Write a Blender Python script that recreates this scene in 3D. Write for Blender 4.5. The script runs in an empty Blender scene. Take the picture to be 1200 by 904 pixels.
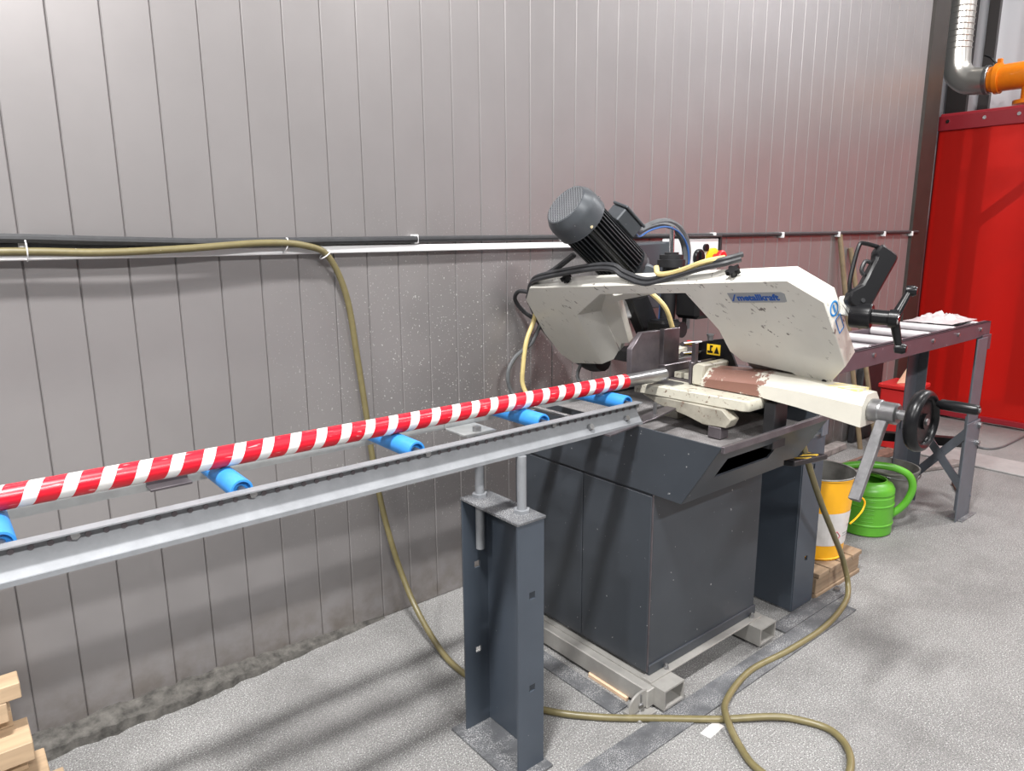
import bpy, bmesh, math, random
from mathutils import Vector, Matrix
random.seed(7)
sc = bpy.context.scene
col = sc.collection
V = Vector

# ---------------------------------------------------------------- camera
CAMH, PITCH, ROLL, YAW, FPX = 1.55, 0.2086, -0.0065, 0.6867, 840.0
cy_, sy_, cp_, sp_ = math.cos(YAW), math.sin(YAW), math.cos(PITCH), math.sin(PITCH)
fw = V((sy_*cp_, cy_*cp_, -sp_)); rt = V((cy_, -sy_, 0)); up = rt.cross(fw)
r2 = rt*math.cos(ROLL)+up*math.sin(ROLL); u2 = -rt*math.sin(ROLL)+up*math.cos(ROLL)
cd = bpy.data.cameras.new('camera'); cam = bpy.data.objects.new('camera', cd); col.objects.link(cam)
cd.sensor_fit = 'HORIZONTAL'; cd.sensor_width = 36.0; cd.lens = FPX*36.0/1200.0; cd.clip_start = 0.02
cam.matrix_world = Matrix(((r2.x, u2.x, -fw.x, 0), (r2.y, u2.y, -fw.y, 0), (r2.z, u2.z, -fw.z, CAMH), (0, 0, 0, 1)))
sc.camera = cam

# ---------------------------------------------------------------- world, lamps, exposure
w = bpy.data.worlds.new('hall'); sc.world = w; w.use_nodes = True
bg = w.node_tree.nodes['Background']; bg.inputs[0].default_value = (0.93, 0.96, 1.0, 1); bg.inputs[1].default_value = 0.085
def lamp(name, loc, power, sx, sy, target=None):
    l = bpy.data.lights.new(name, 'AREA'); l.shape = 'RECTANGLE'; l.size = sx; l.size_y = sy; l.energy = power
    l.color = (1.0, 0.985, 0.97)
    o = bpy.data.objects.new(name, l); col.objects.link(o); o.location = loc
    if target: o.rotation_euler = (V(target)-V(loc)).to_track_quat('-Z', 'Y').to_euler()
    return o
lamp('overhead_lamp', (-0.3, 0.4, 5.2), 450, 0.6, 0.3)
lamp('overhead_lamp', (3.6, 0.2, 5.2), 110, 0.6, 0.3)
lamp('overhead_lamp', (-4.2, 0.4, 5.2), 330, 0.6, 0.3)
lamp('overhead_lamp', (6.9, 0.2, 5.2), 190, 0.6, 0.3)  # lamp added to brighten the right wall reflected in the panels
lamp('overhead_lamp', (-4.2, -4.0, 5.2), 260, 0.6, 0.3)
lamp('overhead_lamp', (0.4, -4.0, 5.2), 620, 1.2, 0.3)
lamp('overhead_lamp', (5.0, -4.0, 5.2), 150, 0.6, 0.3)
sc.view_settings.view_transform = 'Standard'; sc.view_settings.look = 'None'
sc.view_settings.exposure = -0.1; sc.view_settings.gamma = 1.0
sc.view_settings.use_curve_mapping = False

# ---------------------------------------------------------------- materials
def mat(name, c, rough=0.5, metal=0.0, var=0.0, vscale=6.0, spk=None, spk_col=(0.8, 0.8, 0.8), spk_scale=120.0,
        bump=0.0, bscale=150.0, stretch=(1, 1, 1), scr=None, scr_col=(0.08, 0.07, 0.06), extra=None, coat=0.0, spec=0.5, mask=None):
    m = bpy.data.materials.new(name); m.use_nodes = True
    nt = m.node_tree; N = nt.nodes; L = nt.links; b = N['Principled BSDF']
    b.inputs['Roughness'].default_value = rough; b.inputs['Metallic'].default_value = metal
    b.inputs['Coat Weight'].default_value = coat; b.inputs['Specular IOR Level'].default_value = spec
    g = N.new('ShaderNodeNewGeometry'); pos = g.outputs['Position']
    mp = N.new('ShaderNodeMapping'); mp.inputs['Scale'].default_value = stretch; L.new(pos, mp.inputs['Vector'])
    cur = None
    def rgb(c):
        n = N.new('ShaderNodeRGB'); n.outputs[0].default_value = (c[0], c[1], c[2], 1); return n.outputs[0]
    def mix(f, a, bb):
        n = N.new('ShaderNodeMix'); n.data_type = 'RGBA'
        L.new(f, n.inputs[0]); L.new(a, n.inputs[6]); L.new(bb, n.inputs[7]); return n.outputs[2]
    def noise(scale, detail=4, vec=None, rough_=0.6):
        n = N.new('ShaderNodeTexNoise'); n.inputs['Scale'].default_value = scale; n.inputs['Detail'].default_value = detail
        n.inputs['Roughness'].default_value = rough_
        L.new(vec or mp.outputs[0], n.inputs['Vector']); return n.outputs[0]
    def ramp(f, a, bb):
        n = N.new('ShaderNodeMapRange'); n.inputs[1].default_value = a; n.inputs[2].default_value = bb; n.clamp = True
        L.new(f, n.inputs[0]); return n.outputs[0]
    def mul(a, bb):
        n = N.new('ShaderNodeMath'); n.operation = 'MULTIPLY'; L.new(a, n.inputs[0])
        if isinstance(bb, (int, float)): n.inputs[1].default_value = bb
        else: L.new(bb, n.inputs[1])
        return n.outputs[0]
    cur = rgb(c)
    if var > 0:
        f = ramp(noise(vscale, 6), 0.3, 0.7)
        cur = mix(f, rgb([x*(1-var) for x in c]), rgb([min(1, x*(1+var)) for x in c]))
    if scr:
        mp1 = N.new('ShaderNodeMapping'); mp1.inputs['Rotation'].default_value = scr[1]; L.new(pos, mp1.inputs['Vector'])
        mp2 = N.new('ShaderNodeMapping'); mp2.inputs['Scale'].default_value = scr[2]; L.new(mp1.outputs[0], mp2.inputs['Vector'])
        f = ramp(noise(scr[0], 3, mp2.outputs[0]), scr[3], scr[3]+0.03)
        f = mul(f, ramp(noise(5, 2), 0.45, 0.6))
        cur = mix(f, cur, rgb(scr_col))
    if spk:
        n = noise(spk_scale, 2, pos, 0.5)
        f = ramp(n, spk, spk+0.05)
        if mask: f = mul(f, mask(N, L, pos, ramp, mul, noise))
        cur = mix(f, cur, rgb(spk_col))
    if extra: cur = extra(N, L, pos, cur, mix, rgb, ramp, noise, mul)
    L.new(cur, b.inputs['Base Color'])
    if bump > 0:
        bn = N.new('ShaderNodeBump'); bn.inputs['Strength'].default_value = bump; bn.inputs['Distance'].default_value = 0.004
        L.new(noise(bscale, 3, pos), bn.inputs['Height']); L.new(bn.outputs[0], b.inputs['Normal'])
    return m

def sep(N, L, pos):
    s = N.new('ShaderNodeSeparateXYZ'); L.new(pos, s.inputs[0]); return s.outputs
def bell(N, L, val, c, r):
    a = N.new('ShaderNodeMath'); a.operation = 'SUBTRACT'; L.new(val, a.inputs[0]); a.inputs[1].default_value = c
    b = N.new('ShaderNodeMath'); b.operation = 'ABSOLUTE'; L.new(a.outputs[0], b.inputs[0])
    m = N.new('ShaderNodeMapRange'); m.inputs[1].default_value = r; m.inputs[2].default_value = r*0.25; m.clamp = True
    L.new(b.outputs[0], m.inputs[0]); return m.outputs[0]
def chip_mask(N, L, pos, ramp, mul, noise):
    s = sep(N, L, pos)
    return mul(bell(N, L, s[0], 1.95, 1.1), bell(N, L, s[2], 0.95, 0.75))
def floor_extra(N, L, pos, cur, mix, rgb, ramp, noise, mul):
    f = mul(ramp(noise(1.6, 5, pos), 0.47, 0.66), 0.5)
    cur = mix(f, cur, rgb((0.09, 0.086, 0.085)))
    f = ramp(noise(240, 1, pos, 0.4), 0.56, 0.66)
    cur = mix(mul(f, 0.75), cur, rgb((0.05, 0.05, 0.05)))
    return cur
def wall_extra(N, L, pos, cur, mix, rgb, ramp, noise, mul):
    s = sep(N, L, pos)
    m = N.new('ShaderNodeMapRange'); m.inputs[1].default_value = 0.26; m.inputs[2].default_value = 0.0; m.clamp = True
    L.new(s[2], m.inputs[0])
    f = mul(m.outputs[0], ramp(noise(9, 5, pos), 0.35, 0.65))
    return mix(mul(f, 0.75), cur, rgb((0.13, 0.105, 0.08)))
def rust_extra(N, L, pos, cur, mix, rgb, ramp, noise, mul):
    s = sep(N, L, pos)
    a = bell(N, L, s[1], 1.33, 0.24)
    f = ramp(mul(a, noise(24, 6, pos, 0.75)), 0.36, 0.39)
    return mix(f, cur, rgb((0.21, 0.105, 0.08)))
def chips_extra(N, L, pos, cur, mix, rgb, ramp, noise, mul):
    f = ramp(noise(45, 5, pos, 0.7), 0.585, 0.63)
    return mix(f, cur, rgb((0.16, 0.11, 0.08)))
def dust_extra(N, L, pos, cur, mix, rgb, ramp, noise, mul):
    f = mul(ramp(noise(10, 5, pos), 0.4, 0.7), 0.75)
    f2 = ramp(noise(300, 1, pos), 0.5, 0.6)
    return mix(mul(f, f2), cur, rgb((0.55, 0.55, 0.55)))

M = {}
M['wall'] = mat('wall_paint', (0.285, 0.270, 0.270), 0.37, 0.5, 0.05, 2.5, spk=0.665, spk_col=(0.85, 0.85, 0.83), spk_scale=130, mask=chip_mask, extra=wall_extra, bump=0.02, bscale=40)
M['joint'] = mat('joint_dark', (0.12, 0.11, 0.11), 0.6)
M['floor'] = mat('floor_concrete', (0.205, 0.202, 0.198), 0.85, 0, 0.16, 2.0, spk=0.57, spk_col=(0.43, 0.43, 0.42), spk_scale=210, bump=0.7, bscale=190, extra=floor_extra)
M['concrete'] = mat('pale_concrete', (0.30, 0.29, 0.285), 0.9, 0, 0.12, 8, bump=0.3)
M['rubble'] = mat('rubble_mortar', (0.07, 0.066, 0.06), 0.95, 0, 0.6, 30, bump=1.0, bscale=70)
M['cream'] = mat('cream_paint', (0.66, 0.645, 0.59), 0.34, 0, 0.05, 5, scr=(64, (-0.927, 0, 0), (1.0, 0.10, 1.0), 0.625), scr_col=(0.12, 0.10, 0.09), coat=0.2)
M['cream_worn'] = mat('cream_paint_worn', (0.50, 0.48, 0.40), 0.4, 0, 0.08, 9, extra=chips_extra, bump=0.15, bscale=60)
M['cream_shaded'] = mat('shaded_cream_paint', (0.30, 0.28, 0.23), 0.6, 0, 0.3, 12, extra=chips_extra, bump=0.2, bscale=60)  # chipped cream paint, darkened to carry the shade under the bed
M['cream_rust'] = mat('cream_paint_rubbed', (0.58, 0.56, 0.49), 0.38, 0, 0.06, 9, extra=rust_extra, bump=0.1, bscale=60)
M['anthracite'] = mat('anthracite_paint', (0.037, 0.043, 0.052), 0.38, 0, 0.12, 4, spk=0.73, spk_col=(0.4, 0.4, 0.4), spk_scale=60, spec=0.5)
M['slate'] = mat('slate_paint', (0.050, 0.062, 0.080), 0.38, 0, 0.10, 5, spk=0.76, spk_col=(0.4, 0.4, 0.42), spk_scale=70)
M['dusty'] = mat('dusty_steel', (0.085, 0.088, 0.095), 0.6, 0.1, 0.2, 9, extra=dust_extra, bump=0.3, bscale=220)
M['swarf'] = mat('swarf_covered_steel', (0.16, 0.15, 0.15), 0.7, 0.1, 0.3, 14, extra=dust_extra, bump=0.4, bscale=220)
M['galv'] = mat('galvanised', (0.235, 0.245, 0.26), 0.55, 0.3, 0.12, 22, bump=0.04, bscale=60)
M['galv_dark'] = mat('galvanised_dull', (0.34, 0.35, 0.35), 0.5, 0.5, 0.14, 20)
M['steel'] = mat('bare_steel', (0.33, 0.33, 0.335), 0.32, 0.9, 0.1, 30)
M['steel_dark'] = mat('dark_steel', (0.13, 0.115, 0.125), 0.34, 0.6, 0.2, 20)
M['alu'] = mat('skid_steel', (0.36, 0.35, 0.33), 0.45, 0.4, 0.14, 14, bump=0.06, bscale=80)
M['lever'] = mat('worn_lever_steel', (0.17, 0.17, 0.175), 0.4, 0.6, 0.35, 25)
M['chrome'] = mat('polished_rod', (0.75, 0.75, 0.76), 0.14, 1.0)
M['black'] = mat('black_plastic', (0.008, 0.008, 0.009), 0.30, 0, 0.0, spec=0.25)
M['black_metal'] = mat('black_metal', (0.020, 0.020, 0.022), 0.42, 0.2, 0.2, 20)
M['rubber'] = mat('black_rubber', (0.030, 0.031, 0.034), 0.5, 0, 0.2, 30)
M['greyhose'] = mat('grey_cable', (0.10, 0.105, 0.11), 0.45, 0, 0.2, 40)
M['motor'] = mat('motor_grey', (0.055, 0.062, 0.07), 0.42, 0.2, 0.12, 20, spk=0.74, spk_col=(0.3, 0.3, 0.3), spk_scale=90)
M['motor_fin'] = mat('motor_fins', (0.022, 0.024, 0.027), 0.38, 0.3, 0.1, 20, spk=0.74, spk_col=(0.35, 0.35, 0.35), spk_scale=80)
M['hose'] = mat('olive_hose', (0.150, 0.126, 0.058), 0.36, 0, 0.12, 30, spk=0.75, spk_col=(0.6, 0.58, 0.5), spk_scale=90)
M['hose_old'] = mat('taupe_hose', (0.30, 0.285, 0.25), 0.4, 0, 0.1, 20)
M['yellowhose'] = mat('yellow_hose', (0.62, 0.50, 0.22), 0.4, 0, 0.1, 30)
M['white'] = mat('white_plastic', (0.74, 0.74, 0.75), 0.4)
M['blue'] = mat('blue_roller', (0.035, 0.24, 0.62), 0.4, 0, 0.08, 20, scr=(30, (0, 0, 0.4), (0.25, 1, 1), 0.72), scr_col=(0.2, 0.45, 0.75))
M['bluehose'] = mat('blue_tube', (0.03, 0.10, 0.30), 0.4)
M['plum'] = mat('plum_paint', (0.085, 0.062, 0.075), 0.42, 0.1, 0.1, 12, spk=0.74, spk_col=(0.45, 0.42, 0.43), spk_scale=70)
M['roller_zinc'] = mat('zinc_roller', (0.62, 0.60, 0.61), 0.4, 0.3)
M['deck'] = mat('dull_deck', (0.20, 0.175, 0.19), 0.5, 0.1, 0.2, 12)
M['leg'] = mat('blue_grey_paint', (0.105, 0.115, 0.135), 0.42, 0.1, 0.1, 12)
M['green'] = mat('green_plastic', (0.09, 0.33, 0.025), 0.36, 0, 0.05, 20)
M['yellow'] = mat('yellow_enamel', (0.86, 0.42, 0.01), 0.33, 0, 0.04, 20)
M['label'] = mat('paper_label', (0.62, 0.60, 0.59), 0.6, 0, 0.05, 30)
M['zinc'] = mat('zinc_bucket', (0.24, 0.235, 0.22), 0.5, 0.5, 0.35, 12)
M['wood'] = mat('pale_wood', (0.42, 0.30, 0.19), 0.7, 0, 0.16, 12, stretch=(0.3, 3, 3))
M['wood_old'] = mat('pallet_wood', (0.26, 0.185, 0.12), 0.8, 0, 0.3, 12, stretch=(0.3, 3, 3))
M['handlewood'] = mat('broom_handle_wood', (0.20, 0.15, 0.09), 0.6, 0, 0.2, 20)
M['rusty'] = mat('rusty_scrap', (0.14, 0.075, 0.055), 0.85, 0, 0.4, 20, bump=0.4)
M['grey_scrap'] = mat('grey_scrap', (0.22, 0.20, 0.19), 0.8, 0, 0.35, 20)
M['redbox'] = mat('red_plastic', (0.45, 0.015, 0.015), 0.4)
M['card'] = mat('cardboard', (0.66, 0.47, 0.32), 0.8)
M['orange'] = mat('orange_enamel', (0.80, 0.22, 0.01), 0.3, 0, 0.06, 20)
M['duct'] = mat('duct_steel', (0.66, 0.64, 0.60), 0.3, 0.85)
M['column'] = mat('brown_flashing', (0.034, 0.028, 0.024), 0.45, 0.2, 0.15, 8)
M['farwall'] = mat('pale_wall', (0.72, 0.73, 0.77), 0.6)
M['farrib'] = mat('dark_rib', (0.06, 0.055, 0.055), 0.45, 0.3)
M['frame_red'] = mat('dark_red_frame', (0.24, 0.012, 0.02), 0.4)
M['film'] = mat('plastic_film', (0.50, 0.45, 0.46), 0.3, 0, 0.1, 20, spec=0.7)
M['plate'] = mat('name_plate', (0.36, 0.38, 0.40), 0.35, 0.4)
M['blueprint'] = mat('blue_print', (0.005, 0.08, 0.36), 0.4)
M['skyprint'] = mat('sticker_blue', (0.02, 0.24, 0.62), 0.4)
M['warn'] = mat('warning_yellow', (0.85, 0.55, 0.02), 0.45)
M['estop'] = mat('stop_red', (0.66, 0.02, 0.025), 0.35)
M['pink'] = mat('pictogram_red', (0.55, 0.16, 0.18), 0.6)

def stripe_mat():
    m = bpy.data.materials.new('hazard_tape'); m.use_nodes = True
    nt = m.node_tree; N = nt.nodes; L = nt.links; b = N['Principled BSDF']
    b.inputs['Roughness'].default_value = 0.3
    tc = N.new('ShaderNodeTexCoord'); s = N.new('ShaderNodeSeparateXYZ'); L.new(tc.outputs['Object'], s.inputs[0])
    at = N.new('ShaderNodeMath'); at.operation = 'ARCTAN2'; L.new(s.outputs[1], at.inputs[0]); L.new(s.outputs[2], at.inputs[1])
    def op(o, a, bv):
        n = N.new('ShaderNodeMath'); n.operation = o
        if hasattr(a, 'links'): L.new(a, n.inputs[0])
        else: n.inputs[0].default_value = a
        if hasattr(bv, 'links'): L.new(bv, n.inputs[1])
        else: n.inputs[1].default_value = bv
        return n.outputs[0]
    turn = op('DIVIDE', at.outputs[0], 2*math.pi)
    t = op('SUBTRACT', op('DIVIDE', s.outputs[0], 0.065), turn)
    fr = op('FRACT', op('ADD', t, 19.772), 0.0)
    g1 = op('GREATER_THAN', fr, 0.60)
    mx = N.new('ShaderNodeMix'); mx.data_type = 'RGBA'
    L.new(g1, mx.inputs[0]); mx.inputs[6].default_value = (0.60, 0.008, 0.022, 1); mx.inputs[7].default_value = (0.74, 0.72, 0.70, 1)
    # thin wrinkle lines of the tape
    n = N.new('ShaderNodeTexNoise'); mp = N.new('ShaderNodeMapping'); mp.inputs['Scale'].default_value = (25, 160, 160)
    L.new(tc.outputs['Object'], mp.inputs['Vector']); L.new(mp.outputs[0], n.inputs['Vector']); n.inputs['Scale'].default_value = 1.0
    mr = N.new('ShaderNodeMapRange'); mr.inputs[1].default_value = 0.66; mr.inputs[2].default_value = 0.72; L.new(n.outputs[0], mr.inputs[0])
    f = op('MULTIPLY', mr.outputs[0], 0.35)
    m2 = N.new('ShaderNodeMix'); m2.data_type = 'RGBA'; L.new(f, m2.inputs[0]); L.new(mx.outputs[2], m2.inputs[6]); m2.inputs[7].default_value = (0.8, 0.6, 0.6, 1)
    L.new(m2.outputs[2], b.inputs['Base Color'])
    bp = N.new('ShaderNodeBump'); bp.inputs['Strength'].default_value = 0.15; bp.inputs['Distance'].default_value = 0.002
    L.new(n.outputs[0], bp.inputs['Height']); L.new(bp.outputs[0], b.inputs['Normal'])
    return m
M['stripe'] = stripe_mat()
def curtain_mat():
    m = bpy.data.materials.new('welding_curtain'); m.use_nodes = True
    nt = m.node_tree; N = nt.nodes; L = nt.links; b = N['Principled BSDF']
    b.inputs['Base Color'].default_value = (0.72, 0.018, 0.012, 1); b.inputs['Roughness'].default_value = 0.35
    t = N.new('ShaderNodeBsdfTransparent'); t.inputs[0].default_value = (0.95, 0.035, 0.025, 1)
    tl = N.new('ShaderNodeBsdfTranslucent'); tl.inputs[0].default_value = (0.8, 0.03, 0.015, 1)
    a = N.new('ShaderNodeMixShader'); a.inputs[0].default_value = 0.30; L.new(b.outputs[0], a.inputs[1]); L.new(tl.outputs[0], a.inputs[2])
    c = N.new('ShaderNodeMixShader'); c.inputs[0].default_value = 0.45; L.new(a.outputs[0], c.inputs[1]); L.new(t.outputs[0], c.inputs[2])
    L.new(c.outputs[0], N['Material Output'].inputs['Surface'])
    return m
M['curtain'] = curtain_mat()
def tread_mat(name, a, b_, freq, d):
    m = bpy.data.materials.new(name); m.use_nodes = True
    nt = m.node_tree; N = nt.nodes; L = nt.links; b = N['Principled BSDF']
    g = N.new('ShaderNodeNewGeometry'); dp = N.new('ShaderNodeVectorMath'); dp.operation = 'DOT_PRODUCT'
    L.new(g.outputs['Position'], dp.inputs[0]); dp.inputs[1].default_value = [x*freq for x in d]
    fr = N.new('ShaderNodeMath'); fr.operation = 'FRACT'; L.new(dp.outputs['Value'], fr.inputs[0])
    gt = N.new('ShaderNodeMath'); gt.operation = 'GREATER_THAN'; gt.inputs[1].default_value = 0.5; L.new(fr.outputs[0], gt.inputs[0])
    mx = N.new('ShaderNodeMix'); mx.data_type = 'RGBA'; L.new(gt.outputs[0], mx.inputs[0])
    mx.inputs[6].default_value = (*a, 1); mx.inputs[7].default_value = (*b_, 1); L.new(mx.outputs[2], b.inputs['Base Color'])
    b.inputs['Roughness'].default_value = 0.45
    return m
M['hazard'] = tread_mat('hazard_stripes', (0.03, 0.03, 0.03), (0.75, 0.48, 0.05), 26, (0.7, 1, 0))
M['hazard_worn'] = tread_mat('worn_hazard_stripes', (0.55, 0.53, 0.46), (0.72, 0.60, 0.25), 26, (0.9, 1, 0))
M['corrug'] = tread_mat('ribbed_hose', (0.02, 0.02, 0.02), (0.07, 0.07, 0.07), 30, (0, 0, 1))
M['ductrib'] = M['duct']

# ---------------------------------------------------------------- mesh helpers
class B:
    def __init__(s): s.bm = bmesh.new()
    def _add(s, t):
        me = bpy.data.meshes.new('t'); t.to_mesh(me); t.free(); s.bm.from_mesh(me); bpy.data.meshes.remove(me); return s
    def box(s, x0, x1, y0, y1, z0, z1, bev=0.0):
        t = bmesh.new(); bmesh.ops.create_cube(t, size=1.0)
        for v in t.verts: v.co = V(((x0+x1)/2+v.co.x*(x1-x0), (y0+y1)/2+v.co.y*(y1-y0), (z0+z1)/2+v.co.z*(z1-z0)))
        if bev > 0: bmesh.ops.bevel(t, geom=t.edges[:], offset=bev, segments=1, affect='EDGES', profile=0.5)
        return s._add(t)
    def loft(s, A, C, bev=0.0):
        t = bmesh.new(); a = [t.verts.new(V(p)) for p in A]; c = [t.verts.new(V(p)) for p in C]; n = len(a)
        t.faces.new(a); t.faces.new(list(reversed(c)))
        for i in range(n): t.faces.new((a[(i+1) % n], a[i], c[i], c[(i+1) % n]))
        bmesh.ops.recalc_face_normals(t, faces=t.faces[:])
        if bev > 0: bmesh.ops.bevel(t, geom=t.edges[:], offset=bev, segments=1, affect='EDGES', profile=0.5)
        return s._add(t)
    def prism(s, A, vec, bev=0.0):
        return s.loft(A, [V(p)+V(vec) for p in A], bev)
    def face(s, A):
        s.bm.faces.new([s.bm.verts.new(V(p)) for p in A]); return s
    def bar(s, p0, p1, w, h, upv=(0, 0, 1), bev=0.0):
        p0, p1 = V(p0), V(p1); d = (p1-p0).normalized(); sd = d.cross(V(upv)).normalized(); u = sd.cross(d)
        A = [p0+sd*a*w/2+u*b*h/2 for a, b in ((-1, -1), (1, -1), (1, 1), (-1, 1))]
        return s.prism(A, p1-p0, bev)
    def lathe(s, o, ax, prof, n=24, cap=True):
        o, ax = V(o), V(ax).normalized(); a = ax.orthogonal().normalized(); b = ax.cross(a)
        t = bmesh.new(); rings = []
        for r, h in prof:
            rings.append([t.verts.new(o+ax*h+(a*math.cos(k*2*math.pi/n)+b*math.sin(k*2*math.pi/n))*r) for k in range(n)])
        for i in range(len(rings)-1):
            for k in range(n): t.faces.new((rings[i][k], rings[i][(k+1) % n], rings[i+1][(k+1) % n], rings[i+1][k]))
        if cap:
            if prof[0][0] > 1e-5: t.faces.new(list(reversed(rings[0])))
            if prof[-1][0] > 1e-5: t.faces.new(rings[-1])
        bmesh.ops.remove_doubles(t, verts=t.verts[:], dist=1e-6)
        bmesh.ops.recalc_face_normals(t, faces=t.faces[:])
        return s._add(t)
    def cyl(s, p0, p1, r, r1=None, n=16):
        d = V(p1)-V(p0); return s.lathe(p0, d, [(r, 0), (r if r1 is None else r1, d.length)], n)
    def tube(s, pts, r, n=10, sub=6, cap=True):
        pts = [V(p) for p in pts]
        if sub > 1:
            P = [2*pts[0]-pts[1]]+pts+[2*pts[-1]-pts[-2]]; out = []
            for i in range(1, len(P)-2):
                p0, p1, p2, p3 = P[i-1:i+3]
                for k in range(sub):
                    t_ = k/sub
                    out.append(0.5*((2*p1)+(p2-p0)*t_+(2*p0-5*p1+4*p2-p3)*t_*t_+(3*p1-p0-3*p2+p3)*t_**3))
            out.append(pts[-1]); pts = out
        t = bmesh.new(); prev = None; rings = []
        for i, p in enumerate(pts):
            d = (pts[min(i+1, len(pts)-1)]-pts[max(i-1, 0)]).normalized()
            if prev is None: a = d.orthogonal().normalized()
            else: a = (prev-d*prev.dot(d)).normalized()
            prev = a; b = d.cross(a)
            rings.append([t.verts.new(p+(a*math.cos(k*2*math.pi/n)+b*math.sin(k*2*math.pi/n))*r) for k in range(n)])
        for i in range(len(rings)-1):
            for k in range(n): t.faces.new((rings[i][k], rings[i][(k+1) % n], rings[i+1][(k+1) % n], rings[i+1][k]))
        if cap: t.faces.new(list(reversed(rings[0]))); t.faces.new(rings[-1])
        bmesh.ops.recalc_face_normals(t, faces=t.faces[:])
        return s._add(t)
    def torus(s, c, ax, R, r, n=32, m=10, squash=1.0):
        c, ax = V(c), V(ax).normalized(); a = ax.orthogonal().normalized(); b = ax.cross(a); t = bmesh.new(); G = []
        for i in range(n):
            rad = a*math.cos(i*2*math.pi/n)+b*math.sin(i*2*math.pi/n)
            G.append([t.verts.new(c+rad*(R+r*math.cos(j*2*math.pi/m))+ax*r*squash*math.sin(j*2*math.pi/m)) for j in range(m)])
        for i in range(n):
            for j in range(m): t.faces.new((G[i][j], G[(i+1) % n][j], G[(i+1) % n][(j+1) % m], G[i][(j+1) % m]))
        bmesh.ops.recalc_face_normals(t, faces=t.faces[:])
        return s._add(t)

WO = {}
def tag(o, label=None, cat=None, group=None, kind=None):
    if label: o['label'] = label
    if cat: o['category'] = cat
    if group: o['group'] = group
    if kind: o['kind'] = kind
    return o
def mk(name, b, m, parent=None, label=None, cat=None, group=None, kind=None, origin=None, angle=35):
    """one mesh object; coordinates are given in world space and re-based on the object's own origin"""
    me = bpy.data.meshes.new(name); b.bm.to_mesh(me); b.bm.free()
    co = [v.co.copy() for v in me.vertices]
    if origin is None:
        mn = V([min(c[i] for c in co) for i in range(3)]); mx = V([max(c[i] for c in co) for i in range(3)])
        origin = V(((mn.x+mx.x)/2, (mn.y+mx.y)/2, mn.z))
    origin = V(origin); me.transform(Matrix.Translation(-origin))
    me.shade_smooth(); me.set_sharp_from_angle(angle=math.radians(angle))
    me.materials.append(M[m] if isinstance(m, str) else m)
    o = bpy.data.objects.new(name, me); col.objects.link(o); WO[o.name] = origin
    if parent: o.parent = parent; o.location = origin-WO[parent.name]
    else: o.location = origin
    return tag(o, label, cat, group, kind)
def thing(name, loc, label, cat, group=None, kind=None):
    o = bpy.data.objects.new(name, None); col.objects.link(o); o.location = loc; o.empty_display_size = 0.05; WO[o.name] = V(loc)
    return tag(o, label, cat, group, kind)
def copy_at(o, loc, parent=None):
    c = o.copy(); col.objects.link(c); c.parent = parent; WO[c.name] = V(loc)
    c.location = V(loc)-(WO[parent.name] if parent else V((0, 0, 0)))
    return c

# ================================================================ SETTING
WALL_Y, PX0, PW = 2.433, 0.2318, 0.1337
b = B(); b.box(-4, 12, -7, 2.6, -0.1, 0); mk('floor', b, 'floor', kind='structure')
b = B(); b.box(PX0-22*PW, PX0+43*PW, WALL_Y+0.012, WALL_Y+0.10, 0.0, 4.6); wall = mk('wall_back', b, 'joint', kind='structure')
b = B(); b.box(PX0+0.0005, PX0+PW-0.0005, WALL_Y, WALL_Y+0.014, 0.0, 4.6, 0.0032)
p0 = mk('panel', b, 'wall', wall)
for i in range(-22, 43):
    if i != 0: copy_at(p0, WO['panel']+V((i*PW, 0, 0)), wall)
b = B()
xe = PX0+43*PW
b.box(xe, xe+0.30, WALL_Y-0.015, WALL_Y+0.30, 0, 4.6, 0.02)
mk('trim_1', b, 'column', kind='structure')
b = B(); b.box(7.6, 7.7, -7, 4.5, 0, 5.5); wr = mk('wall_right', b, 'farwall', kind='structure')
b = B(); b.box(7.55, 7.6, 2.70, 2.87, 0, 5.5); rib = mk('rib', b, 'farrib', wr)
b = B(); b.box(7.55, 7.6, 2.52, 2.605, 0, 5.5); mk('rib', b, 'farrib', wr)
for yy in (2.0, 1.3, 0.6): copy_at(rib, (7.575, yy, 0), wr)
# broken mortar ledge at the foot of the wall
b = B(); t = bmesh.new(); rows = []
for i in range(130):
    x = -2.31+i*0.028; k = max(0.0, 1-max(0, x-0.55)/0.75)
    h = (0.030+0.014*random.random())*k+0.002; d = (0.060+0.020*random.random())*k+0.004
    rows.append([t.verts.new((x, WALL_Y+0.002, h+0.012)), t.verts.new((x, WALL_Y-d*0.55, h)), t.verts.new((x, WALL_Y-d, h*0.75)), t.verts.new((x, WALL_Y-d-0.006, 0))])
for i in range(129):
    for j in range(3): t.faces.new((rows[i][j], rows[i][j+1], rows[i+1][j+1], rows[i+1][j]))
b._add(t); mk('baseboard_back', b, 'rubble', kind='structure', angle=20)
b = B(); b.box(5.30, 5.62, -1.2, 2.1, 0.0, 0.012, 0.003); mk('trim_2', b, 'concrete', kind='structure')

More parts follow.
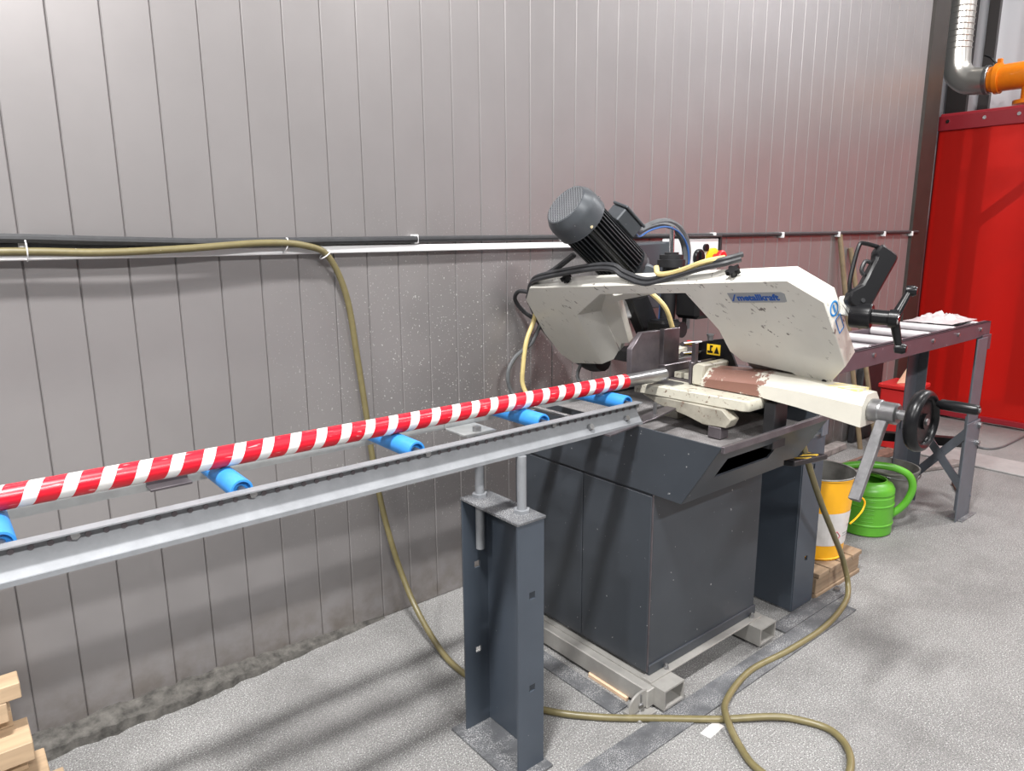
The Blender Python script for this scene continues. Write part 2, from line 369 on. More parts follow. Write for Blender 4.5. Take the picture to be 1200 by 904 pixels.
# ---------------------------------------------------------------- wall services
b = B(); b.box(-2.6, 2.75, WALL_Y-0.03, WALL_Y, 1.486, 1.512, 0.003)
mk('cable_channel', b, 'white', label='white plastic cable channel running along the grey panel wall', cat='cable channel')
b = B(); b.tube([(-2.6, WALL_Y-0.016, 1.535), (-0.6, WALL_Y-0.016, 1.535), (0.6, WALL_Y-0.016, 1.532), (1.6, WALL_Y-0.016, 1.533), (3.2, WALL_Y-0.016, 1.535), (6.1, WALL_Y-0.016, 1.545)], 0.0115, 10)
mk('wall_cable', b, 'rubber', label='long black cable clipped along the whole panel wall', cat='cable')
b = B(); b.tube([(-2.6, WALL_Y-0.045, 1.548), (-0.6, WALL_Y-0.045, 1.548), (0.1, WALL_Y-0.045, 1.549), (0.45, WALL_Y-0.043, 1.538), (0.8, WALL_Y-0.04, 1.528), (1.15, WALL_Y-0.034, 1.530), (1.5, WALL_Y-0.03, 1.532)], 0.013, 10)
mk('wall_cable', b, 'rubber', label='thick second black cable on the wall above the hose, at the left edge', cat='cable')
bc = B(); bc.box(0, 0.02, WALL_Y-0.034, WALL_Y, 1.515, 1.55, 0.003)
clip0 = None
CL = [(0.235, 'white cable clip at the left end of the wall cable'), (1.50, 'white cable clip above the red and white pipe'),
      (3.42, 'white cable clip above the name plate of the saw'), (4.12, 'white cable clip left of the leaning broom handles'),
      (4.82, 'white cable clip beside the top of the broom handles'), (5.50, 'white cable clip right of the broom handles'), (6.0-0.03, 'white cable clip nearest the red curtain')]
for x, lb in CL:
    if clip0 is None:
        clip0 = mk('cable_clip', bc, 'white'); c = clip0; c.location = (x, c.location.y, c.location.z)
    else:
        c = clip0.copy(); col.objects.link(c); c.location.x = x
    tag(c, lb, 'clip', 'clips holding the wall cable')

# hose: down the wall, over the floor in a loop, up to the saw
HR = 0.0115
hp = [(-2.6, 2.375, 1.508), (-1.5, 2.375, 1.511), (-0.6, 2.375, 1.508), (0.15, 2.375, 1.512), (0.42, 2.372, 1.505), (0.65, 2.372, 1.512), (0.9, 2.375, 1.526), (1.04, 2.38, 1.515), (1.13, 2.392, 1.474), (1.195, 2.402, 1.33), (1.225, 2.406, 1.12), (1.25, 2.406, 0.9),
      (1.278, 2.402, 0.62), (1.315, 2.375, 0.36), (1.335, 2.28, 0.16), (1.330, 2.12, 0.05), (1.318, 1.95, HR), (1.335, 1.75, HR), (1.40, 1.56, HR), (1.515, 1.415, HR), (1.66, 1.285, HR), (1.81, 1.155, HR), (1.94, 1.055, HR+0.004), (2.0, 0.99, HR), (2.03, 0.90, HR),
      (1.98, 0.82, HR), (1.88, 0.775, HR), (1.78, 0.79, HR), (1.71, 0.87, HR), (1.705, 0.96, HR), (1.745, 1.04, HR), (1.80, 1.125, HR+0.020), (1.90, 1.195, HR+0.006), (2.11, 1.242, HR), (2.34, 1.222, HR), (2.60, 1.218, HR), (2.83, 1.25, HR+0.01), (2.93, 1.29, 0.06), (2.90, 1.31, 0.18), (2.76, 1.29, 0.33), (2.58, 1.27, 0.53), (2.46, 1.27, 0.71), (2.42, 1.30, 0.86)]
b = B(); b.tube(hp, HR, 12, 8)
hose = mk('water_hose', b, 'hose', label='olive hose hanging down the wall and looping over the floor to the saw', cat='hose')
for c_, a_, r_ in (((0.24, 2.392, 1.515), (1, 0, 0), 0.030), ((0.975, 2.395, 1.518), (1, 0, -0.3), 0.024), ((1.12, 2.40, 1.482), (0.6, 0, -0.8), 0.022)):
    b = B(); b.torus(c_, a_, r_, 0.002, 16, 6); mk('cable_tie', b, 'white', hose)

# ================================================================ INFEED ROLLER CONVEYOR
cv = thing('roller_conveyor', (0.6, 1.6, 0.956), 'galvanised roller conveyor with blue rollers leading into the saw', 'conveyor')
XA, XB = -1.6, 1.725
def rail_prof(pts, x0, x1, name, m, par, bev=0):
    b = B(); b.prism([(x0, y, z) for y, z in pts], (x1-x0, 0, 0)); return mk(name, b, m, par)
fr_ = rail_prof([(1.450, 1.0235), (1.450, 1.0205), (1.474, 1.0205), (1.474, 0.994), (1.452, 0.962), (1.447, 0.962), (1.447, 0.952), (1.450, 0.952), (1.450, 0.958), (1.455, 0.959), (1.478, 0.993), (1.478, 1.0235)], XA, XB, 'front_rail', 'galv', cv)
rail_prof([(1.745, 1.02), (1.745, 0.975), (1.75, 0.975), (1.75, 1.017), (1.78, 1.017), (1.78, 1.02)], XA, 1.78, 'back_rail', 'galv_dark', cv)
b = B()
for k in range(112):
    x = XA+0.03+k*0.0302
    if x < XB-0.02: b.cyl((x, 1.4735, 1.006), (x, 1.4725, 1.006), 0.0056, n=10)
mk('punched_holes', b, 'steel_dark', fr_, kind='stuff')
bo = B(); bo.cyl((0.16, 1.474, 1.011), (0.16, 1.466, 1.011), 0.0085, n=6)
bolt0 = mk('bolt', bo, 'steel', fr_)
for x in (0.49, 0.93, 1.36, 1.72): copy_at(bolt0, (x, WO['bolt'].y, WO['bolt'].z), fr_)
bo = B(); bo.cyl((1.50, 1.462, 0.979), (1.50, 1.452, 0.984), 0.010, n=6); mk('bolt', bo, 'steel', fr_)
bo = B(); bo.cyl((1.66, 1.462, 0.979), (1.66, 1.452, 0.984), 0.009, n=6); mk('bolt', bo, 'steel', fr_)
# rollers
b = B(); b.lathe((0, 1.492, 1.0165), (0, 1, 0), [(0.0, 0.012), (0.017, 0.012), (0.019, 0.0), (0.0235, 0.0), (0.0245, 0.003), (0.0245, 0.235), (0.0235, 0.24), (0, 0.24)], 24)
ro0 = mk('roller', b, 'blue', cv); o0 = WO['roller'].copy()
b = B(); b.cyl((0, 1.476, 1.0165), (0, 1.75, 1.0165), 0.008, n=12); ax0 = mk('axle', b, 'steel', ro0); a0 = WO['axle'].copy()
xs = [0.05, -1.24, -0.81, -0.38, 0.475, 0.912, 1.340, 1.700]
for i, x in enumerate(xs):
    if i == 0:
        ro0.location = o0+V((x, 0, 0))-WO[cv.name]; WO['roller'] = o0+V((x, 0, 0))
    else:
        c = copy_at(ro0, o0+V((x, 0, 0)), cv); copy_at(ax0, a0+V((x, 0, 0)), c)
# tie rods and brackets
b = B(); b.cyl((1.50, 1.478, 0.995), (1.50, 1.75, 0.995), 0.007, n=10); mk('tie_rod', b, 'steel', cv)
b = B(); b.box(1.165, 1.275, 1.63, 1.745, 0.972, 0.978, 0.001).box(1.165, 1.275, 1.738, 1.744, 0.972, 1.018, 0.001); br = mk('bracket', b, 'galv_dark', cv)
b = B(); b.cyl((1.22, 1.654, 0.978), (1.22, 1.654, 0.992), 0.014, n=6); mk('nut', b, 'steel', br)
b = B(); b.box(0.34, 0.43, 1.70, 1.745, 0.985, 0.991, 0.001).box(0.34, 0.43, 1.738, 1.744, 0.985, 1.018, 0.001); mk('bracket', b, 'steel_dark', cv)
# flat tongue joining rail and saw bed
b = B(); b.prism([(1.55, 1.425, 0.947), (1.80, 1.46, 0.952), (1.93, 1.475, 0.962), (1.93, 1.515, 0.962), (1.72, 1.50, 0.952), (1.55, 1.48, 0.947)], (0, 0, 0.006), 0.001)
tg = mk('joining_tongue', b, 'steel_dark', cv)
b = B(); b.cyl((1.735, 1.475, 0.955), (1.735, 1.475, 0.967), 0.012, n=6); mk('nut', b, 'steel', tg)
b = B(); b.cyl((1.83, 1.485, 0.96), (1.83, 1.485, 1.0), 0.007, n=8); mk('stud', b, 'steel', tg)

# striped pipe lying on the rollers
pdir = (V((1.787, 1.573, 1.0655))-V((0.064, 1.611, 1.0655))).normalized(); pst = V((0.064, 1.611, 1.0655))-pdir*1.5
pw_ = thing('steel_pipe', pst, 'red and white striped wrapped pipe lying on the blue rollers', 'pipe')
b = B(); b.lathe((0, 0, 0), (1, 0, 0), [(0.0195, 0.0), (0.0242, 0.0), (0.0242, 3.215), (0.0195, 3.217)], 32, cap=False)
o = mk('striped_wrap', b, 'stripe', pw_, origin=(0, 0, 0)); o.location = (0, 0, 0); o.rotation_euler = (0, 0, math.atan2(pdir.y, pdir.x)); WO[o.name] = pst
b = B(); b.lathe(pst, pdir, [(0.019, 0.0), (0.0225, 0.0), (0.0225, 3.41), (0.019, 3.41), (0.019, 3.1)], 32, cap=False)
mk('bare_end', b, 'steel', pw_, label='bare steel end')

# support post under the conveyor
def post(name, label, X0, X1, Y0, Y1, H, open_left, m, base, holes, group):
    t = thing(name, ((X0+X1)/2, (Y0+Y1)/2, 0), label, 'post', group); th = 0.007
    web = X1 if open_left else X0
    b = B(); b.box(web-th/2, web+th/2, Y0, Y1, 0.008, H, 0.002); mk('web', b, m, t)
    for Y in (Y0, Y1):
        # flange with square holes: built from strips around the openings
        b = B(); z = 0.008; hx = (X0+X1)/2+0.004; hs = 0.011
        for hz in holes:
            b.box(X0, X1, Y-th/2, Y+th/2, z, hz-hs); b.box(X0, hx-hs, Y-th/2, Y+th/2, hz-hs, hz+hs); b.box(hx+hs, X1, Y-th/2, Y+th/2, hz-hs, hz+hs); z = hz+hs
        b.box(X0, X1, Y-th/2, Y+th/2, z, H); mk('flange', b, m, t)
    b = B(); b.box(X0-base, X1+base*0.3, Y0-base, Y1+base, 0, 0.008, 0.001); mk('base_plate', b, 'dusty', t)
    b = B(); b.box(X0-0.002, X1+0.006, Y0-0.006, Y1+0.006, H, H+0.009, 0.0015); mk('top_plate', b, 'dusty', t)
    return t
pt = post('support_post', 'dark channel steel post with two threaded studs holding up the conveyor', 1.155, 1.25, 1.392, 1.648, 0.778, True, 'slate', 0.035, (0.27, 0.56), 'channel steel posts')
for nm, x, y, z0, z1 in (('stud', 1.215, 1.446, 0.60, 0.958), ('stud', 1.22, 1.654-0.05, 0.787, 0.972)):
    pass
b = B(); b.cyl((1.218, 1.446, 0.787), (1.218, 1.446, 0.951), 0.0135, n=14); s1 = mk('stud', b, 'galv', pt)
b = B(); b.cyl((1.218, 1.446, 0.787), (1.218, 1.446, 0.797), 0.024, n=6); mk('nut', b, 'galv', s1)
b = B(); b.cyl((1.205, 1.625, 0.62), (1.205, 1.625, 0.972), 0.0135, n=14); s1 = mk('stud', b, 'galv', pt)
b = B(); b.cyl((1.205, 1.625, 0.787), (1.205, 1.625, 0.797), 0.024, n=6); mk('nut', b, 'galv', s1)

# ================================================================ BAND SAW
sw = thing('band_saw', (2.03, 1.65, 0), 'cream and anthracite metal band saw with raised bow, vice and cabinet base', 'band saw')
# --- skid frame
def hollow(name, x0, x1, y0, y1, z0, z1, t, m, par):
    b = B(); b.box(x0, x1, y0, y1, z0, z0+t).box(x0, x1, y0, y1, z1-t, z1).box(x0, x0+t, y0, y1, z0+t, z1-t).box(x1-t, x1, y0, y1, z0+t, z1-t)
    return mk(name, b, m, par)
sk1 = hollow('skid_beam', 1.70, 1.805, 1.298, 2.08, 0.012, 0.082, 0.006, 'alu', sw)
sk2 = hollow('skid_beam', 2.275, 2.38, 1.305, 2.08, 0.012, 0.082, 0.006, 'alu', sw)
b = B(); b.box(1.665, 1.702, 1.34, 2.08, 0.012, 0.078, 0.003); mk('skid_side_rail', b, 'alu', sw)
b = B(); b.box(1.70, 2.36, 1.355, 1.40, 0.082, 0.088, 0.001); sb = mk('skid_cross_bar', b, 'alu', sw)
for x in (1.80, 2.32):
    b = B(); b.cyl((x, 1.372, 0.088), (x, 1.372, 0.098), 0.009, n=6).cyl((x, 1.372, 0.098), (x, 1.372, 0.108), 0.005, n=8); mk('bolt', b, 'steel', sb)
b = B(); b.box(1.60, 1.685, 1.315, 1.385, 0.0, 0.012, 0.002); ft = mk('foot_pad', b, 'alu', sw)
b = B(); b.cyl((1.64, 1.35, 0.012), (1.64, 1.35, 0.075), 0.007, n=10); b.cyl((1.64, 1.35, 0.03), (1.64, 1.35, 0.04), 0.014, n=6); mk('levelling_bolt', b, 'steel', ft)
b = B(); b.prism([(1.60+0.055*math.cos(a)+0.045, 1.345, 0.05+0.033*math.sin(a)) for a in [k*math.pi/8 for k in range(9)]]+[(1.59, 1.345, 0.02), (1.70, 1.345, 0.02)], (0, 0.008, 0)); mk('foot_lug', b, 'alu', ft)
# --- cabinet
b = B(); b.box(1.722, 2.354, 1.388, 2.08, 0.10, 0.735, 0.004); cb = mk('cabinet', b, 'anthracite', sw)
b = B(); b.box(1.716, 1.7225, 1.392, 1.70, 0.10, 0.725, 0.002); mk('side_panel', b, 'anthracite', cb)
b = B(); b.box(1.716, 1.7225, 1.703, 2.075, 0.10, 0.725, 0.002); mk('side_panel', b, 'anthracite', cb)
b = B(); b.box(1.722, 2.358, 1.382, 2.08, 0.088, 0.125, 0.002); mk('plinth', b, 'anthracite', cb)
b = B(); b.box(1.717, 1.7215, 1.3865, 1.3905, 0.10, 0.74); mk('corner_edge', b, 'steel_dark', cb)
# --- chip tray
TS = [(2.02, 0.735), (1.275, 0.735), (1.142, 0.946), (2.02, 0.946)]
b = B(); b.prism([(1.712, y, z) for y, z in TS], (0.005, 0, 0), 0.0012); tr = mk('chip_tray', b, 'anthracite', sw)
b = B(); b.prism([(2.355, y, z) for y, z in TS], (0.005, 0, 0), 0.0012); mk('tray_side', b, 'anthracite', tr)
b = B()
def fpt(x, s): return V((x, 1.142+(1.275-1.142)*s, 0.946-0.211*s))
def fstrip(x0, x1, s0, s1): b.prism([fpt(x0, s0), fpt(x1, s0), fpt(x1, s1), fpt(x0, s1)], (0, 0.005, 0.003))
fstrip(1.717, 2.36, 0.0, 0.28); fstrip(1.717, 1.80, 0.28, 0.62); fstrip(2.10, 2.36, 0.28, 0.62); fstrip(1.717, 2.36, 0.62, 1.0)
mk('tray_front', b, 'anthracite', tr)
b = B(); b.box(1.712, 2.36, 1.134, 1.146, 0.928, 0.950, 0.002); mk('tray_rim', b, 'steel_dark', tr)
b = B(); b.box(1.717, 2.355, 1.275, 2.02, 0.735, 0.742); mk('tray_bottom', b, 'black_metal', tr)
b = B(); b.box(1.72, 2.353, 1.19, 2.012, 0.882, 0.890, 0.001); mk('drain_grate', b, 'swarf', tr)
b = B(); b.box(1.717, 2.36, 2.015, 2.02, 0.735, 0.96); mk('tray_back', b, 'anthracite', tr)
b = B(); b.prism([(2.14, 1.19, 0.79), (2.36, 1.19, 0.77), (2.36, 1.15, 0.775), (2.14, 1.15, 0.795)], (0, 0, 0.018), 0.002); pd = mk('foot_lever', b, 'black_metal', tr)
b = B(); b.box(2.20, 2.30, 1.153, 1.187, 0.8015, 0.8045); mk('hazard_sticker', b, 'hazard', pd)
b = B(); t = bmesh.new(); G = []
for i in range(9):
    G.append([t.verts.new((2.02+0.30*i/8, 1.32+0.22*j/6, 0.891+0.028*math.sin(math.pi*i/8)*math.sin(math.pi*j/6)*(0.6+0.6*random.random()))) for j in range(7)])
for i in range(8):
    for j in range(6): t.faces.new((G[i][j], G[i+1][j], G[i+1][j+1], G[i][j+1]))
b._add(t); mk('swarf_heap', b, 'swarf', tr, kind='stuff')
# --- bed and supports
b = B(); b.prism([(1.925, 1.66, 0.994), (1.955, 1.24, 0.994), (1.97, 1.222, 0.994), (2.50, 1.222, 0.994), (2.50, 1.66, 0.994)], (0, 0, 0.036), 0.003); bed = mk('saw_bed', b, 'cream_worn', sw)
b = B(); b.box(1.965, 2.026, 1.52, 1.61, 1.030, 1.035); mk('wear_plate', b, 'steel', bed)
b = B(); b.box(2.06, 2.48, 1.52, 1.61, 1.030, 1.035); mk('wear_plate', b, 'steel_dark', bed)
b = B(); b.prism([(1.935, 1.64, 0.993), (1.935, 1.30, 0.993), (1.935, 1.265, 0.965), (1.935, 1.28, 0.935), (1.935, 1.37, 0.93), (1.935, 1.43, 0.945), (1.935, 1.56, 0.965)], (0.05, 0, 0), 0.003); mk('bed_bracket', b, 'cream_shaded', bed)
b = B(); b.box(1.935, 1.98, 1.30, 1.35, 0.892, 0.932, 0.003); mk('bed_foot', b, 'steel_dark', bed)
b = B(); b.box(2.04, 2.115, 1.175, 1.215, 0.866, 1.018, 0.002); mk('support_bar', b, 'black_metal', sw)
b = B(); b.box(2.44, 2.49, 1.5, 1.56, 0.891, 0.993, 0.002); mk('bed_pillar', b, 'cream_worn', bed)
b = B(); b.box(2.05, 2.10, 1.56, 1.62, 0.891, 0.993, 0.002); mk('bed_pillar', b, 'cream_worn', bed)
# --- fixed fence: two plates with the blade gap between
b = B(); b.prism([(1.862, 1.622, 1.034), (1.862, 1.622, 1.158), (1.915, 1.622, 1.212), (2.012, 1.622, 1.212), (2.012, 1.622, 1.034)], (0, 0.022, 0), 0.0015); mk('fence_plate', b, 'steel_dark', sw)
b = B(); b.prism([(2.034, 1.622, 1.034), (2.034, 1.622, 1.212), (2.125, 1.622, 1.212), (2.125, 1.622, 1.034)], (0, 0.022, 0), 0.0015); mk('fence_plate', b, 'steel_dark', sw)
b = B(); b.box(2.03, 2.42, 1.61, 1.66, 1.034, 1.085, 0.002); mk('fence_rail', b, 'steel_dark', sw)
for yy in (1.530, 1.572):
    b = B(); b.box(2.075, 2.30, yy, yy+0.030, 1.036, 1.058, 0.002); mk('guide_block', b, 'cream_worn', bed)
# --- vice
vp = [(2.03, 1.45, 1.034), (2.03, 1.45, 1.068), (2.055, 1.43, 1.108), (2.055, 1.43, 1.034)]
def vb(y, top, bot, xl, xr, ch): return [(xl, y, bot), (xl, y, top-ch), (xl+ch*0.8, y, top), (xr-ch*0.8, y, top), (xr, y, top-ch), (xr, y, bot)]
b = B(); b.loft(vb(1.452, 1.095, 1.034, 2.03, 2.155, 0.035), vb(1.235, 1.108, 1.034, 2.03, 2.155, 0.035)); b.loft(vb(1.235, 1.108, 1.034, 2.03, 2.155, 0.035), vb(1.10, 1.106, 1.022, 2.035, 2.15, 0.034)); b.loft(vb(1.10, 1.106, 1.022, 2.035, 2.15, 0.034), vb(0.905, 1.092, 0.998, 2.035, 2.145, 0.030))
bmesh.ops.remove_doubles(b.bm, verts=b.bm.verts[:], dist=1e-5); vc = mk('vice_body', b, 'cream_rust', sw)
b = B(); b.box(2.06, 2.125, 0.93, 1.03, 1.0935, 1.1005); o = mk('hazard_sticker', b, 'hazard_worn', vc)
b = B(); b.prism([(2.03, 1.492, 1.034), (2.03, 1.45, 1.034), (2.03, 1.44, 1.108), (2.03, 1.47, 1.112), (2.03, 1.492, 1.098)], (0.16, 0, 0), 0.004); jw = mk('jaw_block', b, 'cream_worn', vc)
b = B(); b.box(2.03, 2.25, 1.495, 1.507, 1.034, 1.110, 0.002); mk('jaw_face', b, 'steel_dark', vc)
b = B(); b.box(2.046, 2.066, 1.494, 1.51, 1.034, 1.176, 0.002); mk('jaw_stop_bar', b, 'steel_dark', vc)
b = B(); b.lathe((2.09, 0.905, 1.043), (0, -1, 0), [(0.030, 0), (0.034, 0.004), (0.034, 0.03), (0.031, 0.034), (0.031, 0.075), (0.026, 0.08), (0.014, 0.08), (0.014, 0.13)], 24); mk('spindle', b, 'steel', sw)
b = B(); b.bar((2.075, 0.862, 1.02), (1.945, 0.862, 0.812), 0.020, 0.030, (0, 1, 0), 0.002); mk('clamp_lever', b, 'lever', sw)
wc = V((2.09, 0.765, 1.037)); wa = V((0, -1, 0))
b = B(); b.torus(wc, wa, 0.074, 0.014, 40, 12, 1.35); hw = mk('handwheel', b, 'black', sw)
b = B(); b.lathe(wc+V((0, 0.012, 0)), wa, [(0.0, -0.004), (0.026, -0.004), (0.026, 0.012), (0.068, 0.012), (0.068, 0.018), (0.022, 0.018), (0.022, 0.026), (0.0, 0.026)], 32); mk('disc', b, 'black', hw)
b = B(); b.cyl(wc+V((0, -0.012, 0.0)), wc+V((0, -0.018, 0)), 0.010, n=6); mk('hub_bolt', b, 'steel', hw)
hk = wc+V((0.045, -0.018, 0.045))
b = B(); b.lathe(hk, wa, [(0.008, 0), (0.010, 0.005), (0.0145, 0.012), (0.0155, 0.05), (0.0145, 0.098), (0.012, 0.104), (0, 0.104)], 18); mk('crank_grip', b, 'black', hw)
b = B(); b.cyl(hk+V((0, -0.104, 0)), hk+V((0, -0.107, 0)), 0.006, n=10); mk('grip_screw', b, 'steel', hw)
# --- blade guide arm with warning sign
b = B(); b.prism([(2.17, 1.575, 1.05), (2.17, 1.575, 1.157), (2.17, 1.53, 1.170), (2.17, 1.466, 1.183), (2.17, 1.436, 1.141), (2.17, 1.412, 1.096), (2.17, 1.38, 1.05)], (0.012, 0, 0), 0.0015); ga = mk('blade_guard', b, 'black', sw)
b = B(); b.box(2.1685, 2.17, 1.477, 1.533, 1.120, 1.158); wsn = mk('warning_label', b, 'warn', ga, label='yellow warning sticker with black pictograms')
b = B(); b.box(2.1676, 2.1686, 1.508, 1.530, 1.126, 1.134).box(2.1676, 2.1686, 1.514, 1.520, 1.134, 1.154).box(2.1676, 2.1686, 1.508, 1.516, 1.147, 1.154); mk('pictogram', b, 'black', wsn)
b = B(); b.prism([(2.1686, 1.502, 1.126), (2.1686, 1.481, 1.126), (2.1686, 1.4915, 1.152)], (-0.0009, 0, 0)); mk('pictogram', b, 'black', wsn)
for z in (1.162, 1.126):
    b = B(); b.cyl((2.06, 1.56, z+0.002), (2.165, 1.56, z-0.003), 0.0085, n=12); mk('guide_rod', b, 'chrome', sw)
b = B(); b.cyl((2.17, 1.52, 1.172), (2.17, 1.52, 1.188), 0.012, n=10).cyl((2.17, 1.52, 1.188), (2.17, 1.52, 1.194), 0.016, n=10); mk('clamp_knob', b, 'steel', sw)
# --- bow: its own inclined frame (37 degrees)
TH = math.radians(37); OB = V((1.87, 1.5, 1.41)); EU = V((0, -1, 0)); EV = V((-math.sin(TH), 0, math.cos(TH))); EW = V((math.cos(TH), 0, math.sin(TH)))
def bp(u, v, w=0.0): return OB+EU*u+EV*v+EW*w
FRONT = [(-0.735, -0.096), (0.433, 0.010), (0.523, -0.063), (0.528, -0.307), (0.451, -0.403), (0.394, -0.411), (0.340, -0.370), (0.171, -0.352), (0.136, -0.310), (0.128, -0.215), (0.057, -0.065),
         (-0.339, -0.100), (-0.538, -0.223), (-0.550, -0.498), (-0.733, -0.527), (-0.789, -0.484), (-0.819, -0.360), (-0.808, -0.168)]
BACK = list(FRONT); BACK[11] = (-0.379, -0.140); BACK[12] = (-0.465, -0.250); BACK[13] = (-0.485, -0.500)
b = B(); b.loft([bp(u, v, 0) for u, v in FRONT], [bp(u, v, 0.065) for u, v in BACK], 0.002); bow = mk('bow_cover', b, 'cream', sw, angle=25)
# rear structure of the bow
b = B(); b.prism([bp(u, v, 0.065) for u, v in [(-0.70, -0.20), (-0.34, -0.160), (0.00, -0.06), (0.36, -0.06), (0.42, -0.12), (0.42, -0.28), (0.40, -0.34), (0.20, -0.335), (0.14, -0.20), (0.06, -0.085), (-0.33, -0.185), (-0.50, -0.26), (-0.53, -0.47), (-0.70, -0.49), (-0.74, -0.35)]], EW*0.04, 0.002); mk('bow_back', b, 'cream', sw, angle=25)
b = B(); b.prism([bp(u, v, 0.066) for u, v in [(-0.379, -0.14), (-0.345, -0.167), (-0.406, -0.414), (-0.453, -0.426), (-0.482, -0.47), (-0.468, -0.25)]], EW*0.03, 0.001); mk('bow_rear_cover', b, 'cream', sw)
b = B(); b.prism([bp(u, v, 0.02) for u, v in [(0.16, -0.36), (0.34, -0.38), (0.385, -0.42), (0.18, -0.40)]], EW*0.05, 0.002); mk('blade_cover', b, 'grey_scrap', sw)
b = B(); b.prism([bp(u, v, 0.02) for u, v in [(-0.79, -0.17), (-0.845, -0.22), (-0.852, -0.34), (-0.82, -0.45), (-0.76, -0.54), (-0.66, -0.555), (-0.62, -0.50)]], EW*0.06, 0.004); mk('wheel_housing', b, 'rubber', sw)
b = B(); b.tube([bp(-0.80, -0.18, 0.05), bp(-0.825, -0.32, 0.05), bp(-0.80, -0.47, 0.06), bp(-0.70, -0.56, 0.06), bp(-0.62, -0.55, 0.06)], 0.045, 12); mk('wheel_guard', b, 'rubber', sw)
# knobs
def knob(u, v, w):
    b = B(); base = bp(u, v, w)
    b.cyl(base-EV*0.004, base+EV*0.014, 0.008, n=12)
    k = bmesh.new(); n = 5
    for a in range(24):
        pass
    k.free()
    pr = []
    a1, a2 = EU, EW
    pts = []
    for j in range(40):
        an = j*2*math.pi/40; r = 0.019+0.0045*math.cos(n*an); pts.append(base+EV*0.013+(a1*math.cos(an)+a2*math.sin(an))*r)
    b.prism(pts, EV*0.014, 0.0); return mk('cover_knob', b, 'black', bow)
knob(-0.52, -0.078, 0.03); knob(0.245, -0.008, 0.03)
# name plate with lettering
b = B(); b.prism([bp(u, v, 0) for u, v in [(0.219, -0.051), (0.402, -0.034), (0.412, -0.040), (0.411, -0.068), (0.404, -0.071), (0.226, -0.088)]], -EW*0.0012); npl = mk('name_plate', b, 'plate', bow)
def text_mesh(name, body, size, mtx, m, par, sx=1.0, bold=0.0, shear=0.0, ext=0.0004):
    c = bpy.data.curves.new(name, 'FONT'); c.body = body; c.size = size; c.extrude = ext; c.offset = bold; c.shear = shear; c.resolution_u = 3
    o = bpy.data.objects.new(name+'_src', c); col.objects.link(o)
    dg = bpy.context.evaluated_depsgraph_get(); me = bpy.data.meshes.new_from_object(o.evaluated_get(dg))
    bpy.data.objects.remove(o); bpy.data.curves.remove(c)
    xs = [v.co.x for v in me.vertices]; wd = max(xs)-min(xs); x0 = min(xs)
    for v in me.vertices: v.co.x = (v.co.x-x0)*(sx/wd)
    me.transform(mtx); b = B(); b.bm.from_mesh(me); bpy.data.meshes.remove(me)
    return mk(name, b, m, par)
td = (V((0.402, -0.034))-V((0.219, -0.051))).normalized(); tu = V((-td.y, td.x))
def frame(u, v, w, e1, e2):
    X = EU*e1.x+EV*e1.y; Y = EU*e2.x+EV*e2.y; Z = X.cross(Y); o = bp(u, v, w)
    return Matrix(((X.x, Y.x, Z.x, o.x), (X.y, Y.y, Z.y, o.y), (X.z, Y.z, Z.z, o.z), (0, 0, 0, 1)))
text_mesh('lettering', 'metallkraft', 0.031, frame(0.2505, -0.0765, -0.0016, td, tu), 'blueprint', npl, sx=0.142, bold=0.0011)
b = B(); b.prism([bp(u, v, -0.0012) for u, v in [(0.2275, -0.081), (0.234, -0.0805), (0.2475, -0.0535), (0.2435, -0.0538)]], -EW*0.0006); mk('slash_emblem', b, 'blueprint', npl)
# stickers on the right end of the bow
S0, S1 = V((0.523, -0.063)), V((0.528, -0.307))
def endpt(s, t, off=0.0008): u, v = S0.lerp(S1, s); return bp(u+off, v, t*0.065)
b = B(); cc = endpt(0.20, 0.5); a1 = EV; a2 = EW
b.torus(cc, EU, 0.020, 0.0032, 28, 6, 0.3)
b.box(0, 0, 0, 0, 0, 0) if False else None
b.prism([cc+EV*0.013+EW*0.004, cc-EV*0.013+EW*0.004, cc-EV*0.013-EW*0.004, cc+EV*0.013-EW*0.004], EU*0.0006); mk('round_sticker', b, 'skyprint', bow)
b = B(); c2 = endpt(0.44, 0.55)
def rect(c, h, wd, t_):
    for (p, q) in (((-1, -1), (1, -1)), ((1, -1), (1, 1)), ((1, 1), (-1, 1)), ((-1, 1), (-1, -1))):
        b.bar(c+EV*p[0]*h+EW*p[1]*wd, c+EV*q[0]*h+EW*q[1]*wd, t_, 0.0006, EU)
rect(c2, 0.025, 0.014, 0.004); mk('square_sticker', b, 'skyprint', bow)
b = B(); b.cyl(bp(0.445, -0.385, 0.0), bp(0.445, -0.385, -0.006), 0.008, n=10); mk('cover_screw', b, 'black_metal', bow)
# handle with trigger, tension knob and crank at the operator end
hb = V((1.985, 0.925, 1.345)); ht = V((2.075, 0.90, 1.505)); hd = (ht-hb).normalized(); hs_ = V((0.72, -0.62, -0.32)); hs_ = (hs_-hd*hs_.dot(hd)).normalized(); hn = hd.cross(hs_)
pf = [hb+hs_*a+hd*c for a, c in ((-0.035, 0.0), (0.012, -0.014), (0.030, 0.012), (0.038, 0.165), (0.034, 0.178), (-0.022, 0.186), (-0.027, 0.155), (-0.018, 0.145), (-0.019, 0.06), (-0.040, 0.03))]
b = B(); b.prism([p-hn*0.018 for p in pf], hn*0.036, 0.006); hh = mk('pistol_grip', b, 'black', sw)
gl = [hb+hs_*a+hd*c for a, c in ((-0.022, 0.178), (-0.062, 0.168), (-0.070, 0.155), (-0.060, 0.10), (-0.046, 0.05), (-0.028, 0.02))]
b = B(); b.tube(gl, 0.006, 8, 3); mk('trigger_guard', b, 'black', hh)
